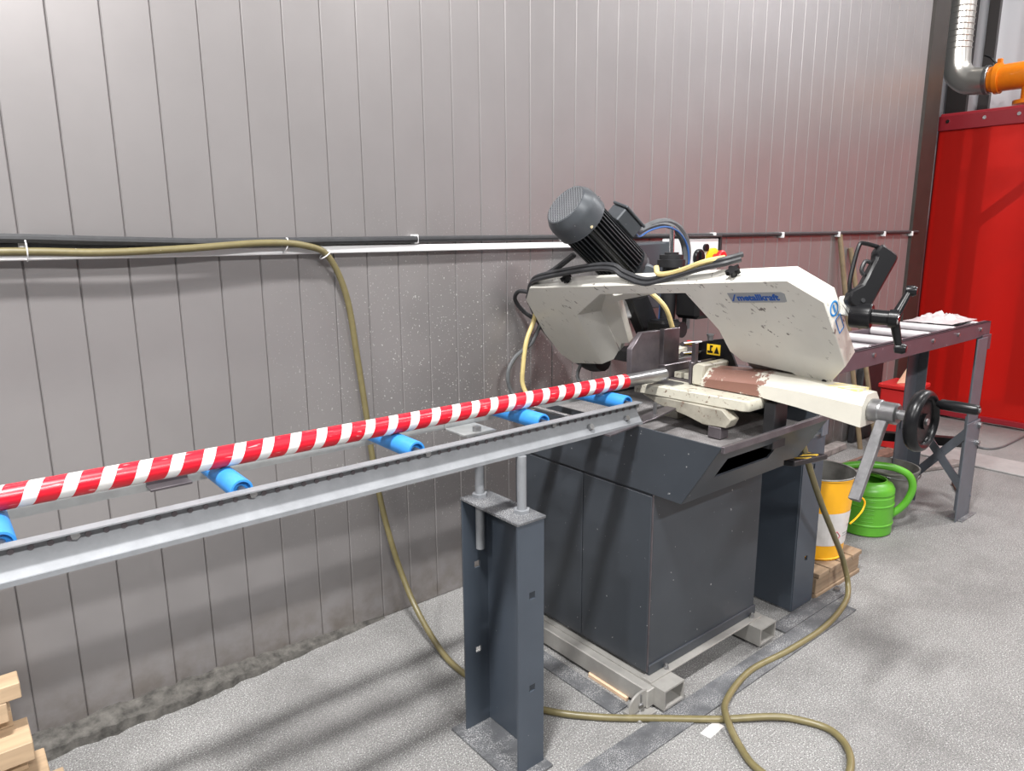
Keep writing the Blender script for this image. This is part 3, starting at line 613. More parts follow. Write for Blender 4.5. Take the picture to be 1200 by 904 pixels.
b = B(); b.tube([hb+hs_*a+hd*c for a, c in ((-0.022, 0.13), (-0.035, 0.125), (-0.034, 0.10), (-0.022, 0.09))], 0.006, 8, 3); mk('trigger', b, 'black_metal', hh)
b = B(); b.cyl(hb+hs_*0.0+hd*0.02-hn*0.018, hb+hd*0.02-hn*0.021, 0.006, n=12); mk('rivet', b, 'chrome', hh)
b = B(); b.cyl(hb+hs_*0.0+hd*0.02+hn*0.018, hb+hd*0.02+hn*0.021, 0.006, n=12); mk('rivet', b, 'chrome', hh)
b = B(); b.box(2.0, 2.05, 0.93, 0.985, 1.318, 1.372, 0.004); mk('handle_mount', b, 'cream', sw)
kc = V((1.985, 0.938, 1.325)); ka = V((0.25, -0.97, -0.04)).normalized()
b = B(); b.lathe(kc, ka, [(0.033, 0.0), (0.035, 0.003), (0.035, 0.050), (0.032, 0.054), (0.020, 0.054), (0.020, 0.095), (0.024, 0.097), (0.024, 0.118), (0.0, 0.118)], 28); tk = mk('tension_knob', b, 'black', sw)
ke = kc+ka*0.108
A1 = V((0.30, 0.0, 0.95)).normalized()
b = B(); pts = [ke-A1*0.085, ke-A1*0.05, ke, ke+A1*0.06, ke+A1*0.085]
up_end = ke+V((0.052, -0.012, 0.072)); dn_end = ke+V((0.022, -0.012, -0.082))
b.lathe(ke, up_end-ke, [(0.013, 0), (0.0095, (up_end-ke).length)], 14); b.lathe(ke, dn_end-ke, [(0.013, 0), (0.0095, (dn_end-ke).length)], 14); mk('tommy_bar', b, 'black', tk)
for e in (up_end, dn_end):
    b = B(); b.lathe(e-ka*0.012, ka, [(0.008, 0), (0.014, 0.004), (0.015, 0.022), (0.010, 0.030), (0, 0.030)], 14); mk('bar_end_knob', b, 'black', tk)
b = B(); b.cyl(ke+ka*0.008, ke+ka*0.013, 0.016, n=18); mk('hub_cap', b, 'chrome', tk)
# --- motor
mb, mt_ = bp(-0.379, -0.147, 0.20), bp(-0.409, 0.233, 0.10); ma = (mt_-mb).normalized(); ML = (mt_-mb).length
b = B(); b.lathe(mb, ma, [(0.092, 0.0), (0.092, 0.02), (0.066, 0.022), (0.066, 0.31), (0.05, 0.31)], 32); mo = mk('motor', b, 'motor_fin', sw)
fa = ma.orthogonal().normalized(); fb = ma.cross(fa); b = B()
for k in range(36):
    an = k*2*math.pi/36; d = fa*math.cos(an)+fb*math.sin(an); b.bar(mb+ma*0.03+d*0.077, mb+ma*0.30+d*0.077, 0.0046, 0.03, d)
mk('cooling_fins', b, 'motor_fin', mo, kind='stuff')
b = B(); b.lathe(mb, ma, [(0.098, 0.288), (0.101, 0.290), (0.101, 0.345), (0.097, 0.362), (0.083, 0.386), (0.077, 0.388), (0.077, 0.374), (0.03, 0.374)], 40); cw = mk('fan_cowl', b, 'motor', mo)
b = B(); gc = mb+ma*0.387
for k in range(-7, 8):
    o_ = k*0.0102; h = math.sqrt(max(1e-6, 0.079**2-o_*o_))
    b.bar(gc+fa*o_-fb*h, gc+fa*o_+fb*h, 0.0026, 0.002, ma); b.bar(gc+fb*o_-fa*h, gc+fb*o_+fa*h, 0.0026, 0.002, ma)
mk('fan_grille', b, 'galv', mo, label='grey wire grille')
b = B()
for k in range(4):
    d = fa*math.cos(k*1.571+0.5)+fb*math.sin(k*1.571+0.5); b.cyl(mb+ma*0.305+d*0.099, mb+ma*0.305+d*0.105, 0.006, n=8)
mk('cowl_screws', b, 'chrome', mo)
# terminal box on the right side of the motor
tx = V((0.66, -0.35, 0.66)); tx = (tx-ma*tx.dot(ma)).normalized(); ty = ma.cross(tx)
tc0 = mb+ma*0.155+tx*0.085
b = B(); b.prism([tc0-ma*0.055-ty*0.045, tc0-ma*0.055+ty*0.045, tc0+ma*0.055+ty*0.045, tc0+ma*0.055-ty*0.045], tx*0.055, 0.005); tbx = mk('terminal_box', b, 'motor', mo)
b = B(); b.prism([tc0+tx*0.056-ma*0.06-ty*0.05, tc0+tx*0.056-ma*0.06+ty*0.05, tc0+tx*0.056+ma*0.06+ty*0.05, tc0+tx*0.056+ma*0.06-ty*0.05], tx*0.010, 0.003); mk('terminal_lid', b, 'motor', mo)
gb = mb-ma*0.02
b = B(); b.lathe(gb-ma*0.10, ma, [(0.055, 0.0), (0.075, 0.03), (0.078, 0.09), (0.088, 0.10), (0.088, 0.12)], 28); gbx = mk('gearbox', b, 'motor', sw)
b = B(); g2 = gb-ma*0.02+EU*0.05; b.lathe(g2, EU*0.5-EW*0.3+EV*0.2, [(0.05, 0), (0.05, 0.04), (0.042, 0.048), (0.02, 0.048), (0.02, 0.055)], 24); mk('gearbox_cap', b, 'motor', gbx)
# --- hydraulic cylinder, coolant unit and hoses behind the bow
cyb, cyt = V((2.45, 1.95, 1.02)), V((2.45, 1.93, 1.44))
b = B(); b.cyl(cyb, cyt, 0.034, n=20); hc = mk('hydraulic_cylinder', b, 'black_metal', sw)
b = B(); b.lathe(cyt-V((0, 0, 0.03)), (0, 0, 1), [(0.058, 0), (0.058, 0.03), (0.05, 0.032), (0.05, 0.05), (0.03, 0.052), (0.03, 0.06)], 24); mk('cylinder_head', b, 'black_metal', hc)
b = B(); b.cyl(cyt, cyt+V((0.01, 0.01, 0.135)), 0.0105, n=14); mk('piston_rod', b, 'chrome', hc)
b = B(); b.cyl((2.50, 1.88, 1.18), (2.51, 1.88, 1.33), 0.014, n=12).cyl((2.50, 1.88, 1.15), (2.50, 1.88, 1.20), 0.018, n=6); mk('fitting', b, 'steel', hc)
b = B(); b.prism([(2.27, 2.02, 1.20), (2.27, 2.02, 1.30), (2.40, 2.02, 1.31), (2.42, 2.02, 1.26), (2.38, 2.02, 1.19)], (0, 0.06, 0), 0.008); mk('coolant_reservoir', b, 'white', sw, label='white plastic reservoir seen under the bow')
b = B(); b.cyl((2.43, 1.96, 1.19), (2.44, 1.96, 1.31), 0.010, n=10); mk('blue_tube', b, 'bluehose', sw)
b = B(); b.box(2.30, 2.42, 1.84, 1.93, 1.12, 1.20, 0.012).cyl((2.36, 1.84, 1.165), (2.36, 1.79, 1.165), 0.032, n=16); mk('valve_block', b, 'black', sw)
b = B(); b.box(2.44, 2.62, 1.78, 1.90, 1.20, 1.345, 0.015); mk('pump_housing', b, 'black', sw)
b = B(); b.cyl((2.36, 1.76, 1.115), (2.36, 1.73, 1.115), 0.012, n=10).box(2.335, 2.385, 1.735, 1.745, 1.108, 1.122); mk('shut_off_tap', b, 'estop', sw)
b = B(); b.box(2.18, 2.36, 1.76, 1.90, 1.075, 1.10, 0.003); mk('rear_arm', b, 'cream_worn', sw)
b = B(); b.box(2.20, 2.55, 1.70, 2.05, 1.032, 1.075, 0.004); mk('swivel_base', b, 'black_metal', sw)
b = B(); b.bar((2.47, 2.0, 1.03), (2.30, 2.02, 1.33), 0.10, 0.06, (0, 1, 0), 0.006); mk('pivot_arm', b, 'black_metal', sw)
# electrical cabinet and control panel
b = B(); b.prism([(2.44, 2.20, 1.20), (2.98, 2.20, 1.20), (2.98, 2.20, 1.515), (2.52, 2.20, 1.50), (2.44, 2.20, 1.47)], (0, 0.13, 0), 0.006); ec = mk('switch_cabinet', b, 'anthracite', sw)
b = B(); b.box(2.79, 3.06, 2.125, 2.26, 1.22, 1.525, 0.005); cpn = mk('control_panel', b, 'white', sw)
b = B(); b.box(2.785, 3.075, 2.115, 2.27, 1.526, 1.536, 0.002).box(3.062, 3.074, 2.115, 2.27, 1.38, 1.526, 0.002); mk('panel_hood', b, 'black_metal', cpn)
b = B(); b.lathe((2.898, 2.125, 1.434), (0, -1, 0), [(0.040, 0), (0.040, 0.010), (0.034, 0.016), (0.0, 0.016)], 24); b.box(2.891, 2.905, 2.10, 2.111, 1.41, 1.46, 0.003); mk('rotary_switch', b, 'black', cpn)
b = B(); b.lathe((2.950, 2.125, 1.479), (0, -1, 0), [(0.018, 0), (0.018, 0.012), (0, 0.012)], 18); mk('push_button', b, 'black', cpn)
b = B(); b.lathe((3.003, 2.125, 1.432), (0, -1, 0), [(0.045, 0), (0.045, 0.016), (0.03, 0.02), (0.0, 0.02)], 26); mk('stop_base', b, 'warn', cpn)
b = B(); b.lathe((3.003, 2.105, 1.432), (0, -1, 0), [(0.018, 0), (0.020, 0.02), (0.034, 0.03), (0.034, 0.045), (0.028, 0.05), (0, 0.05)], 26); mk('stop_button', b, 'estop', cpn)
# cables on the saw
def cable(name, pts, r, m, lab=None): b = B(); b.tube(pts, r, 8, 6); return mk(name, b, m, sw, label=lab)
mbx = tc0+tx*0.03-ma*0.05
lp = [mbx, V((2.244, 1.95, 1.548)), V((2.31, 1.95, 1.572)), V((2.401, 1.95, 1.586)), V((2.485, 1.95, 1.568)), V((2.546, 1.95, 1.518)), V((2.569, 1.95, 1.453)), V((2.560, 1.95, 1.385))]
cable('hydraulic_hose', lp, 0.013, 'greyhose'); cable('hydraulic_hose', [p+V((0.02, 0.0, 0.012)) for p in lp], 0.012, 'greyhose')
cable('signal_tube', [p+V((0.0, -0.02, -0.012)) for p in lp], 0.004, 'bluehose')
b = B(); b.cyl(V((2.558, 1.95, 1.36)), V((2.565, 1.95, 1.42)), 0.016, n=12); mk('hose_ferrule', b, 'steel', sw)
def bc_(u, v, w): return bp(u, v, w)
c1 = [bc_(-0.80, -0.15, 0.03), bc_(-0.719, -0.078, 0.02), bc_(-0.564, -0.039, 0.02), bc_(-0.359, -0.008, 0.03), bc_(-0.252, -0.004, 0.03), bc_(-0.204, -0.024, 0.02), bc_(-0.099, -0.040, 0.006), bc_(0.021, -0.014, 0.02), bc_(0.136, 0.018, 0.028), bc_(0.203, 0.024, 0.045), bc_(0.24, 0.012, 0.085)]
cable('bow_cable', c1, 0.0085, 'rubber')
cable('bow_cable', [p+EV*0.006+EW*0.016 for p in c1], 0.0085, 'rubber')
cable('coolant_hose', [bc_(-0.067, 0.0, 0.05), bc_(-0.05, -0.014, 0.03), bc_(0.0, -0.008, 0.028), bc_(0.06, 0.008, 0.030), bc_(0.113, 0.026, 0.035), bc_(0.16, 0.036, 0.045), bc_(0.20, 0.028, 0.07)], 0.009, 'yellowhose', 'yellow coolant hose on top of the bow')
cable('coolant_hose', [bc_(-0.31, -0.13, 0.12), bc_(-0.25, -0.18, 0.13), bc_(-0.20, -0.26, 0.13), bc_(-0.20, -0.36, 0.12)], 0.009, 'yellowhose', 'yellow coolant hose inside the bow opening')
cable('coolant_hose', [bc_(-0.81, -0.24, 0.02), V((2.032, 2.33, 1.175)), V((1.993, 2.33, 1.097)), V((1.973, 2.33, 0.987)), V((1.977, 2.33, 0.892)), V((2.02, 2.27, 0.80)), V((2.10, 2.15, 0.76))], 0.010, 'yellowhose', 'yellow coolant hose hanging behind the bow')
cable('loop_cable', [bc_(-0.80, -0.15, 0.03), bc_(-0.87, -0.15, 0.03), bc_(-0.915, -0.19, 0.02), bc_(-0.905, -0.26, 0.02), bc_(-0.86, -0.31, 0.03), bc_(-0.825, -0.27, 0.03), bc_(-0.83, -0.20, 0.02)], 0.009, 'rubber')
cable('loop_cable', [bc_(-0.82, -0.30, 0.04), V((2.05, 2.34, 1.11)), V((2.017, 2.34, 1.075)), V((1.935, 2.34, 1.029)), V((1.896, 2.34, 0.959)), V((1.92, 2.33, 0.87)), V((2.0, 2.25, 0.79))], 0.009, 'greyhose')
cable('loop_cable', [bc_(-0.79, -0.40, 0.06), bc_(-0.72, -0.52, 0.04), V((2.15, 2.17, 0.93)), V((2.20, 2.05, 0.86))], 0.008, 'greyhose')
cable('loop_cable', [bc_(-0.50, 0.0, 0.10), bc_(-0.62, -0.05, 0.05), bc_(-0.74, -0.09, 0.04), bc_(-0.81, -0.17, 0.03), bc_(-0.825, -0.30, 0.03), bc_(-0.80, -0.42, 0.05)], 0.012, 'rubber')

# ================================================================ STEEL STRIPS AND SECOND POST
b = B(); b.box(1.30, 2.84, 1.205, 1.298, 0.0, 0.007, 0.001); fs = mk('floor_plate', b, 'dusty', label='long dark steel strip on the floor in front of the saw skid', cat='steel strip')
b = B(); b.box(2.45, 2.98, 1.300, 1.365, 0.0, 0.008, 0.001); f2 = mk('floor_plate', b, 'dusty', label='short dark steel strip at the foot of the rear channel post', cat='steel strip')
b = B(); b.cyl((2.93, 1.335, 0.008), (2.93, 1.335, 0.018), 0.014, n=6); mk('bolt', b, 'steel', f2)
b = B(); b.box(1.57, 1.64, 1.40, 2.2, 0.0, 0.006, 0.001); mk('floor_plate', b, 'dusty', label='steel strip on the floor left of the saw cabinet', cat='steel strip')
b = B(); b.prism([(1.715, 1.165, 0), (1.80, 1.17, 0), (1.80, 1.135, 0), (1.72, 1.13, 0)], (0, 0, 0.002)); mk('paper_scrap', b, 'label', label='small pale strip of paper on the floor beside the hose', cat='paper')
b = B(); b.prism([(1.655, 1.60, 0.001), (1.675, 1.61, 0.001), (1.665, 1.42, 0.001), (1.655, 1.42, 0.001)], (0, 0, 0.012)); mk('wood_splinter', b, 'card', label='brown wooden splinter lying under the saw skid', cat='wood')
post('support_post', 'dark channel steel post standing behind the cabinet, beside the yellow bucket', 2.615, 2.775, 1.372, 1.64, 0.745, False, 'slate', 0.0, (0.22, 0.62), 'channel steel posts')

# ================================================================ OUTFEED TABLE
ot = thing('roller_table', (3.6, 1.47, 0), 'plum and grey outfeed roller table with crossed leg braces behind the saw', 'roller table')
for nm, y0, y1 in (('side_rail', 1.325, 1.342), ('side_rail', 1.615, 1.632)):
    b = B(); b.box(2.60, 4.40, y0, y1, 1.0, 1.078, 0.002); sr = mk(nm, b, 'plum', ot)
    if y0 < 1.5:
        b = B(); b.box(2.60, 4.40, 1.325, 1.36, 1.072, 1.078, 0.001); mk('rail_lip', b, 'plum', sr)
        bb = B(); bb.cyl((3.04, 1.325, 1.045), (3.04, 1.318, 1.045), 0.010, n=6); b0 = mk('bolt', bb, 'steel', sr)
        for x in (3.345, 3.65, 3.955, 4.26): copy_at(b0, (x, WO[b0.name].y, WO[b0.name].z), sr)
b = B(); b.box(2.60, 4.395, 1.343, 1.614, 1.040, 1.046); mk('deck', b, 'deck', ot)
b = B(); b.cyl((3.04, 1.345, 1.066), (3.04, 1.612, 1.066), 0.019, n=18); r0 = mk('roller', b, 'roller_zinc', ot)
for x in (2.74, 3.345, 3.65, 3.955, 4.26): copy_at(r0, (x, WO[r0.name].y, WO[r0.name].z), ot)
def angle(x0, x1, y0, y1, z0, z1, t, sgn, m, nm, par):
    b = B(); b.box(x0, x1, y0 if sgn > 0 else y1-t, y0+t if sgn > 0 else y1, z0, z1, 0.001).box(x1-t, x1, y0, y1, z0, z1, 0.001); return mk(nm, b, m, par)
for y0, y1, sg in ((1.30, 1.375, 1), (1.58, 1.655, -1)):
    l1 = angle(4.17, 4.36, y0, y1, 0.0, 0.55, 0.006, sg, 'leg', 'leg', ot)
    angle(4.20, 4.345, y0+0.01, y1-0.01, 0.45, 1.0, 0.006, sg, 'leg', 'leg_extension', l1)
    if sg > 0:
        for z in (0.52, 0.42): 
            b = B(); b.cyl((4.335, 1.30, z), (4.335, 1.285, z), 0.016, n=6); mk('bolt', b, 'steel', l1)
        b = B(); b.box(4.28, 4.40, 1.315, 1.323, 0.93, 1.01, 0.001); mk('gusset', b, 'plum', l1)
        b = B(); b.box(4.20, 4.40, 1.275, 1.36, 0, 0.006, 0.001); mk('foot_plate', b, 'dusty', l1)
b = B(); b.bar((4.35, 1.31, 0.52), (4.35, 1.645, 0.10), 0.008, 0.045, (0, 0, 1)); mk('brace', b, 'leg', ot)
b = B(); b.bar((4.342, 1.645, 0.52), (4.342, 1.31, 0.10), 0.008, 0.045, (0, 0, 1)); mk('brace', b, 'leg', ot)
b = B(); b.bar((4.30, 1.80, 0.36), (4.55, 1.36, 0.36), 0.05, 0.05, (0, 0, 1)); mk('cross_tube', b, 'black_metal', ot)
for x in (2.70,):
    for y0, y1, sg in ((1.345, 1.40, 1), (1.58, 1.63, -1)): angle(x, x+0.05, y0, y1, 0.752, 1.0, 0.006, sg, 'leg', 'leg', ot)
# crumpled film on its far end
b = B(); t = bmesh.new(); G = []
for i in range(22):
    G.append([t.verts.new((3.98+0.36*i/21+random.uniform(-.008, .008), 1.37+0.235*j/13, 1.088+0.002*random.random()+0.05*max(0, math.sin(math.pi*i/21))*max(0, math.sin(math.pi*j/13))*random.uniform(0.25, 1.0))) for j in range(14)])
for i in range(21):
    for j in range(13): t.faces.new((G[i][j], G[i+1][j], G[i+1][j+1], G[i][j+1]))
b._add(t); mk('plastic_film', b, 'film', label='crumpled clear plastic film on the end of the roller table', cat='film', angle=60)

# ================================================================ BUCKETS, CAN, PALLET
pl = thing('pallet', (3.0, 1.60, 0), 'small wooden pallet under the yellow bucket', 'pallet')
for y in (1.365, 1.55, 1.74):
    b = B(); b.box(2.80, 3.19, y, y+0.09, 0.022, 0.095, 0.003); mk('block_rail', b, 'wood_old', pl)
for y in (1.36, 1.74):
    b = B(); b.box(2.80, 3.195, y, y+0.10, 0.0, 0.02, 0.002); mk('bottom_board', b, 'wood_old', pl)
for x in (2.80, 2.90, 3.0, 3.10):
    b = B(); b.box(x, x+0.088, 1.355, 1.85, 0.097, 0.117, 0.002); mk('board', b, 'wood_old', pl)
yb = thing('bucket', (3.02, 1.50, 0.117), 'yellow metal bucket with a white hazard label, standing on the pallet', 'bucket')
b = B(); b.lathe((3.02, 1.50, 0.118), (0, 0, 1), [(0.0, 0.0), (0.120, 0.0), (0.124, 0.008), (0.120, 0.012), (0.136, 0.20), (0.150, 0.375), (0.155, 0.378), (0.155, 0.386), (0.1485, 0.386)], 40, cap=False); yb_ = mk('body', b, 'yellow', yb)
b = B(); b.lathe((3.02, 1.50, 0.118), (0, 0, 1), [(0.1485, 0.386), (0.147, 0.37), (0.132, 0.20), (0.116, 0.02), (0, 0.02)], 40, cap=False); mk('lining', b, 'zinc', yb, label='dull metal inside')
b = B(); b.torus((3.02, 1.50, 0.502), (0, 0, 1), 0.1515, 0.0045, 40, 8); mk('rim', b, 'zinc', yb)
def bk(an, z, off=0.0015):
    h = z-0.118; r = 0.120+0.016*min(h, .2)/0.2+(0.014*(h-0.2)/0.175 if h > 0.2 else 0)+off
    return V((3.02+r*math.cos(an), 1.50+r*math.sin(an), z))
b = B(); n = 12; A0, A1_ = math.radians(-155), math.radians(-72)
for k in range(n):
    a_, c_ = A0+(A1_-A0)*k/n, A0+(A1_-A0)*(k+1)/n
    b.face([bk(a_, 0.19), bk(c_, 0.19), bk(c_, 0.345), bk(a_, 0.345)])
lb = mk('paper_label', b, 'label', yb, label='white paper label with a hazard diamond')
b = B(); ca = math.radians(-112)
for (p, q) in (((0, 1), (1, 0)), ((1, 0), (0, -1)), ((0, -1), (-1, 0)), ((-1, 0), (0, 1))):
    b.bar(bk(ca+p[0]*0.16, 0.235+p[1]*0.024, 0.003), bk(ca+q[0]*0.16, 0.235+q[1]*0.024, 0.003), 0.003, 0.003, (0, 0.3, 1))
mk('hazard_diamond', b, 'pink', lb)
b = B()
for z in (0.232, 0.245):
    for k in range(5): b.bar(bk(math.radians(-96)+k*0.07, z, 0.002), bk(math.radians(-96)+k*0.07+0.05, z, 0.002), 0.0015, 0.003, (0, 0, 1))
mk('small_print', b, 'galv_dark', lb)
b = B(); b.tube([(3.135, 1.43, 0.36), (3.165, 1.39, 0.375), (3.20, 1.37, 0.345), (3.185, 1.37, 0.305), (3.10, 1.36, 0.29), (3.02, 1.345, 0.295)], 0.004, 8, 4); mk('wire_handle', b, 'yellow', yb)

wcn = thing('watering_can', (3.72, 1.58, 0), 'bright green plastic watering can with a large curved handle', 'watering can')
CX, CY = 3.72, 1.585
b = B(); b.lathe((CX, CY, 0), (0, 0, 1), [(0, 0), (0.122, 0), (0.13, 0.008), (0.131, 0.055), (0.1345, 0.058), (0.1345, 0.064), (0.131, 0.067), (0.130, 0.158), (0.1335, 0.161), (0.1335, 0.167), (0.130, 0.17), (0.130, 0.205), (0.125, 0.210), (0.125, 0.217), (0.130, 0.222), (0.129, 0.242), (0.118, 0.262), (0.092, 0.276), (0.090, 0.284), (0.084, 0.284), (0.082, 0.270), (0.11, 0.25), (0.12, 0.22), (0.122, 0.02), (0, 0.02)], 44); mk('body', b, 'green', wcn, angle=40)
hv = V((0.62, -0.785, 0)).normalized()
def hpt(s, z): return V((CX, CY, 0))+hv*s+V((0, 0, z))
b = B(); b.tube([hpt(-0.125, 0.245), hpt(-0.15, 0.30), hpt(-0.13, 0.335), hpt(-0.06, 0.352), hpt(0.03, 0.355), hpt(0.12, 0.345), hpt(0.19, 0.31), hpt(0.215, 0.25), hpt(0.20, 0.18), hpt(0.165, 0.125), hpt(0.115, 0.08)], 0.019, 12, 6); mk('handle', b, 'green', wcn)
b = B(); b.lathe(hpt(-0.10, 0.06), hpt(-0.36, 0.30)-hpt(-0.10, 0.06), [(0.034, 0), (0.018, 0.30), (0.014, 0.30)], 16); mk('spout', b, 'green', wcn)
b = B()
for k in range(6): 
    z = 0.085+k*0.022; b.tube([V((CX+0.132*math.cos(a), CY+0.132*math.sin(a), z)) for a in [math.radians(-175+j*6) for j in range(7)]], 0.0015, 6, 1)
mk('level_marks', b, 'green', wcn)
gbk = thing('bucket', (4.03, 1.62, 0), 'worn zinc bucket with wire handle behind the watering can', 'bucket')
b = B(); b.lathe((4.03, 1.62, 0), (0, 0, 1), [(0, 0.0), (0.112, 0), (0.114, 0.008), (0.155, 0.265), (0.161, 0.268), (0.161, 0.276), (0.153, 0.276), (0.11, 0.02), (0, 0.02)], 36); mk('body', b, 'zinc', gbk)
b = B(); b.tube([V((4.03+0.163*math.cos(a), 1.62+0.163*math.sin(a), 0.262-0.022*math.sin(math.pi*(j/12)))) for j, a in enumerate([math.radians(-170+k*15) for k in range(13)])], 0.0035, 8, 3); mk('wire_handle', b, 'steel', gbk)

# ================================================================ WALL SIDE CLUTTER
for nm, p0_, p1_, lb in (('broom_handle', (4.84, 2.41, 1.53), (5.14, 2.27, 0.0), 'long brown broom handle leaning against the wall, the taller one'), ('broom_handle', (5.02, 2.415, 1.44), (5.24, 2.20, 0.0), 'shorter brown broom handle leaning beside the taller one')):
    b = B(); b.cyl(p0_, p1_, 0.017, n=12); mk(nm, b, 'handlewood', label=lb, cat='broom handle', group='broom handles against the wall')
SCR = [('scrap_board', (4.40, 5.05, 2.32, 2.40, 0.0, 0.05), 0.02, 'grey_scrap', 'long grey board lying along the foot of the wall'),
       ('scrap_board', (4.55, 5.2, 2.05, 2.13, 0.0, 0.04), -0.06, 'rusty', 'rusty flat bar on the floor near the broom handles'),
       ('scrap_board', (4.2, 4.9, 1.86, 1.96, 0.0, 0.03), 0.25, 'rusty', 'short rusty bar on the floor behind the green watering can'),
       ('scrap_board', (4.75, 5.3, 1.72, 1.80, 0.0, 0.03), -0.35, 'grey_scrap', 'grey offcut beside the table leg'),
       ('scrap_board', (4.05, 4.55, 2.10, 2.24, 0.0, 0.06), 0.1, 'grey_scrap', 'thick grey offcut by the wall behind the buckets'),
       ('scrap_board', (4.5, 4.85, 1.44, 1.47, 0.0, 0.025), 0.5, 'rusty', 'thin rusty rod beside the front leg of the roller table')]
for nm, (x0, x1, y0, y1, z0, z1), rz, m, lb in SCR:
    b = B(); b.box(x0, x1, y0, y1, z0, z1, 0.006); o = mk(nm, b, m, label=lb, cat='scrap'); o.rotation_euler.z = rz
rb = thing('plastic_box', (5.42, 2.12, 0), 'red plastic box standing by the red curtain', 'box')
b = B(); b.box(5.30, 5.56, 2.02, 2.24, 0.0, 0.44, 0.008); mk('body', b, 'redbox', rb)
b = B(); b.box(5.285, 5.575, 2.005, 2.255, 0.44, 0.475, 0.008); mk('rim', b, 'redbox', rb)
b = B(); b.prism([(5.36, 2.15, 0.476), (5.52, 2.05, 0.476), (5.54, 2.05, 0.62), (5.44, 2.10, 0.63)], (0.004, 0.006, 0)); mk('cardboard_piece', b, 'card', label='tan piece of cardboard sticking out of the red box', cat='cardboard')
b = B(); b.prism([(5.22, 2.415, 0), (5.62, 2.415, 0), (5.62, 2.415, 0.72), (5.50, 2.415, 0.78), (5.30, 2.415, 0.55)], (0, -0.05, 0), 0.01); mk('bag_sheet', b, 'black_metal', label='black bag built as a flat sheet, leaning on the wall behind the red box', cat='sheet')  # flat dark sheet standing in for a black bag

# ================================================================ WELDING CURTAIN
wcu = thing('welding_curtain', (6.6, 1.0, 0), 'translucent red welding curtain on a tubular frame', 'curtain')
b = B(); t = bmesh.new(); G = []
NY = 60
for i in range(NY+1):
    y = 2.52-i*4.8/NY; G.append([t.verts.new((6.58+0.010*math.sin(y*4.0+zz*0.7)+0.006*math.sin(y*11+1), y, zz)) for zz in (0.06, 0.5, 1.0, 1.5, 2.0, 2.42)])
for i in range(NY):
    for j in range(5): t.faces.new((G[i][j], G[i+1][j], G[i+1][j+1], G[i][j+1]))
b._add(t); mk('sheet', b, 'curtain', wcu, angle=80)
b = B(); b.cyl((6.64, 2.54, 2.46), (6.64, -2.25, 2.46), 0.022, n=14); mk('top_bar', b, 'frame_red', wcu)
b = B(); b.box(6.555, 6.60, -2.25, 2.53, 2.34, 2.455, 0.004); hm = mk('top_hem', b, 'frame_red', wcu)
for y in (2.46, 2.20, 1.97, 1.64, 1.30, 0.95):
    b = B(); b.cyl((6.555, y, 2.41), (6.548, y, 2.41), 0.014, n=12); mk('eyelet', b, 'chrome', hm)
b = B(); b.cyl((6.63, 2.53, 0.02), (6.63, 2.53, 2.46), 0.022, n=14); mk('frame_post', b, 'frame_red', wcu)
b = B(); b.cyl((6.68, 2.235, 0.02), (6.68, 2.235, 2.43), 0.05, n=14); mk('frame_post', b, 'farrib', wcu)
b = B(); b.cyl((6.68, 2.22, 1.60), (6.68, 1.30, 2.42), 0.04, n=14); mk('frame_brace', b, 'farrib', wcu)
b = B(); b.box(6.56, 6.63, -2.25, 2.53, 0.02, 0.065, 0.004); mk('bottom_bar', b, 'frame_red', wcu)
b = B(); b.tube([(6.2, 1.95, 0.008), (5.95, 1.85, 0.008), (5.8, 1.72, 0.008), (5.9, 1.62, 0.008), (6.4, 1.60, 0.008)], 0.008, 8); mk('floor_cable', b, 'greyhose', label='grey cable lying on the floor in front of the red curtain', cat='cable')

# ================================================================ EXTRACTION DUCT
du = thing('extraction_duct', (6.95, 2.5, 2.6), 'shiny spiral steel extraction duct bending into the orange pipe', 'duct')
RD = 0.105
path = [(6.9, 2.595, 4.6), (6.9, 2.590, 4.0), (6.9, 2.585, 3.4), (6.9, 2.580, 2.98), (6.9, 2.555, 2.84), (6.9, 2.48, 2.765), (6.9, 2.40, 2.745), (6.9, 2.34, 2.742)]
b = B(); b.tube(path, RD, 32, 8); mk('bend', b, 'duct', du)
for k in range(26):
    if k == 0:
        b = B(); b.torus((6.9, 2.58, 3.02), (0, 0.005, 1), RD+0.0005, 0.004, 32, 6); r0 = mk('seam_ring', b, 'duct', du)
    else: copy_at(r0, (WO[r0.name].x, WO[r0.name].y+k*0.0006, 3.02-0.004+k*0.045), du)
b = B(); b.lathe((6.9, 2.345, 2.742), (0, -1, 0), [(RD+0.004, 0), (RD+0.008, 0.004), (RD+0.008, 0.03), (RD+0.004, 0.034)], 32); mk('hose_clamp', b, 'steel', du)
op = thing('orange_pipe', (6.9, 1.9, 2.6), 'orange steel extraction pipe with flange above the red curtain', 'pipe')
b = B(); b.lathe((6.9, 2.31, 2.742), (0, -1, 0), [(RD-0.01, 0), (RD-0.005, 0.02), (RD, 0.5), (RD+0.01, 1.2)], 32); mk('tube', b, 'orange', op)
b = B(); b.lathe((6.9, 2.27, 2.742), (0, -1, 0), [(RD-0.02, 0), (RD+0.012, 0.0), (RD+0.012, 0.035), (RD-0.02, 0.035)], 32); fl = mk('flange', b, 'orange', op)
b = B(); b.box(6.88, 6.91, 2.235, 2.27, 2.855, 2.89, 0.004); mk('flange_lug', b, 'orange', op)
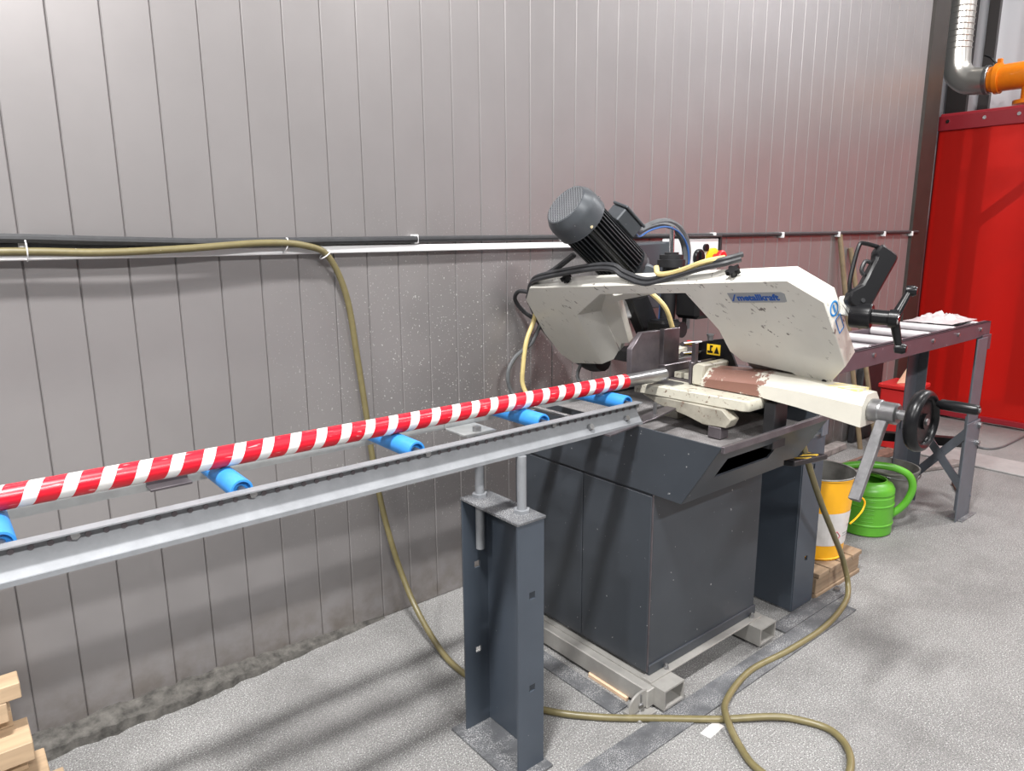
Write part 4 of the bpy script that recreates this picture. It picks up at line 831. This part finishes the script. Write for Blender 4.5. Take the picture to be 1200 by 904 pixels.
b = B(); b.tube([(6.88, 2.27, 2.85), (6.87, 2.31, 2.90), (6.87, 2.36, 2.93)], 0.008, 8); mk('toggle', b, 'black', op)
b = B(); b.lathe((6.9, 2.02, 2.50), (0, 0, 1), [(0.05, 0), (0.11, 0.02), (0.11, 0.05), (0.06, 0.06), (0.06, 0.16)], 24); mk('pivot', b, 'orange', op)
b = B(); b.tube([(7.3, 2.13, 4.6), (7.3, 2.13, 3.4), (7.3, 2.12, 2.8), (7.3, 2.10, 2.5)], 0.06, 16); mk('ribbed_hose', b, 'corrug', label='black ribbed hose hanging at the right edge above the orange pipe', cat='hose')
b = B(); b.box(7.05, 7.12, 1.98, 2.09, 2.70, 3.12, 0.03); mk('perforated_bracket', b, 'galv', label='grey perforated steel bracket at the right edge above the orange pipe', cat='bracket')

# ================================================================ TIMBER OFFCUTS, LOWER LEFT
TB = [((-0.25, 0.062), 2.15, 0.366, 0.045, 0.07, 'pale timber offcut on top of the pile at the lower left'),
      ((-0.25, 0.028), 2.16, 0.310, 0.056, 0.09, 'second timber offcut from the top of the pile'),
      ((-0.25, 0.036), 2.20, 0.262, 0.048, 0.06, 'narrow timber offcut at the back of the pile beside the wall'),
      ((-0.25, 0.068), 2.13, 0.208, 0.054, 0.13, 'wide timber offcut in the middle of the pile'),
      ((-0.25, 0.052), 2.16, 0.158, 0.050, 0.10, 'timber offcut just below the wide one in the pile'),
      ((-0.25, 0.094), 2.12, 0.104, 0.054, 0.13, 'timber offcut low in the pile with a square end'),
      ((-0.25, 0.128), 2.10, 0.062, 0.042, 0.09, 'thin timber slat sticking out furthest from the pile'),
      ((-0.25, 0.111), 2.07, 0.030, 0.032, 0.15, 'timber offcut lying on the bottom board of the pile'),
      ((-0.25, 0.126), 2.10, 0.0, 0.030, 0.18, 'bottom timber offcut lying on the floor under the pile')]
for (x0, x1), y, z, h, d, lb in TB:
    b = B(); b.box(x0, x1, y-d/2, y+d/2, z, z+h-0.001, 0.002); mk('timber_offcut', b, 'wood', label=lb, cat='timber', group='timber offcuts in a pile')
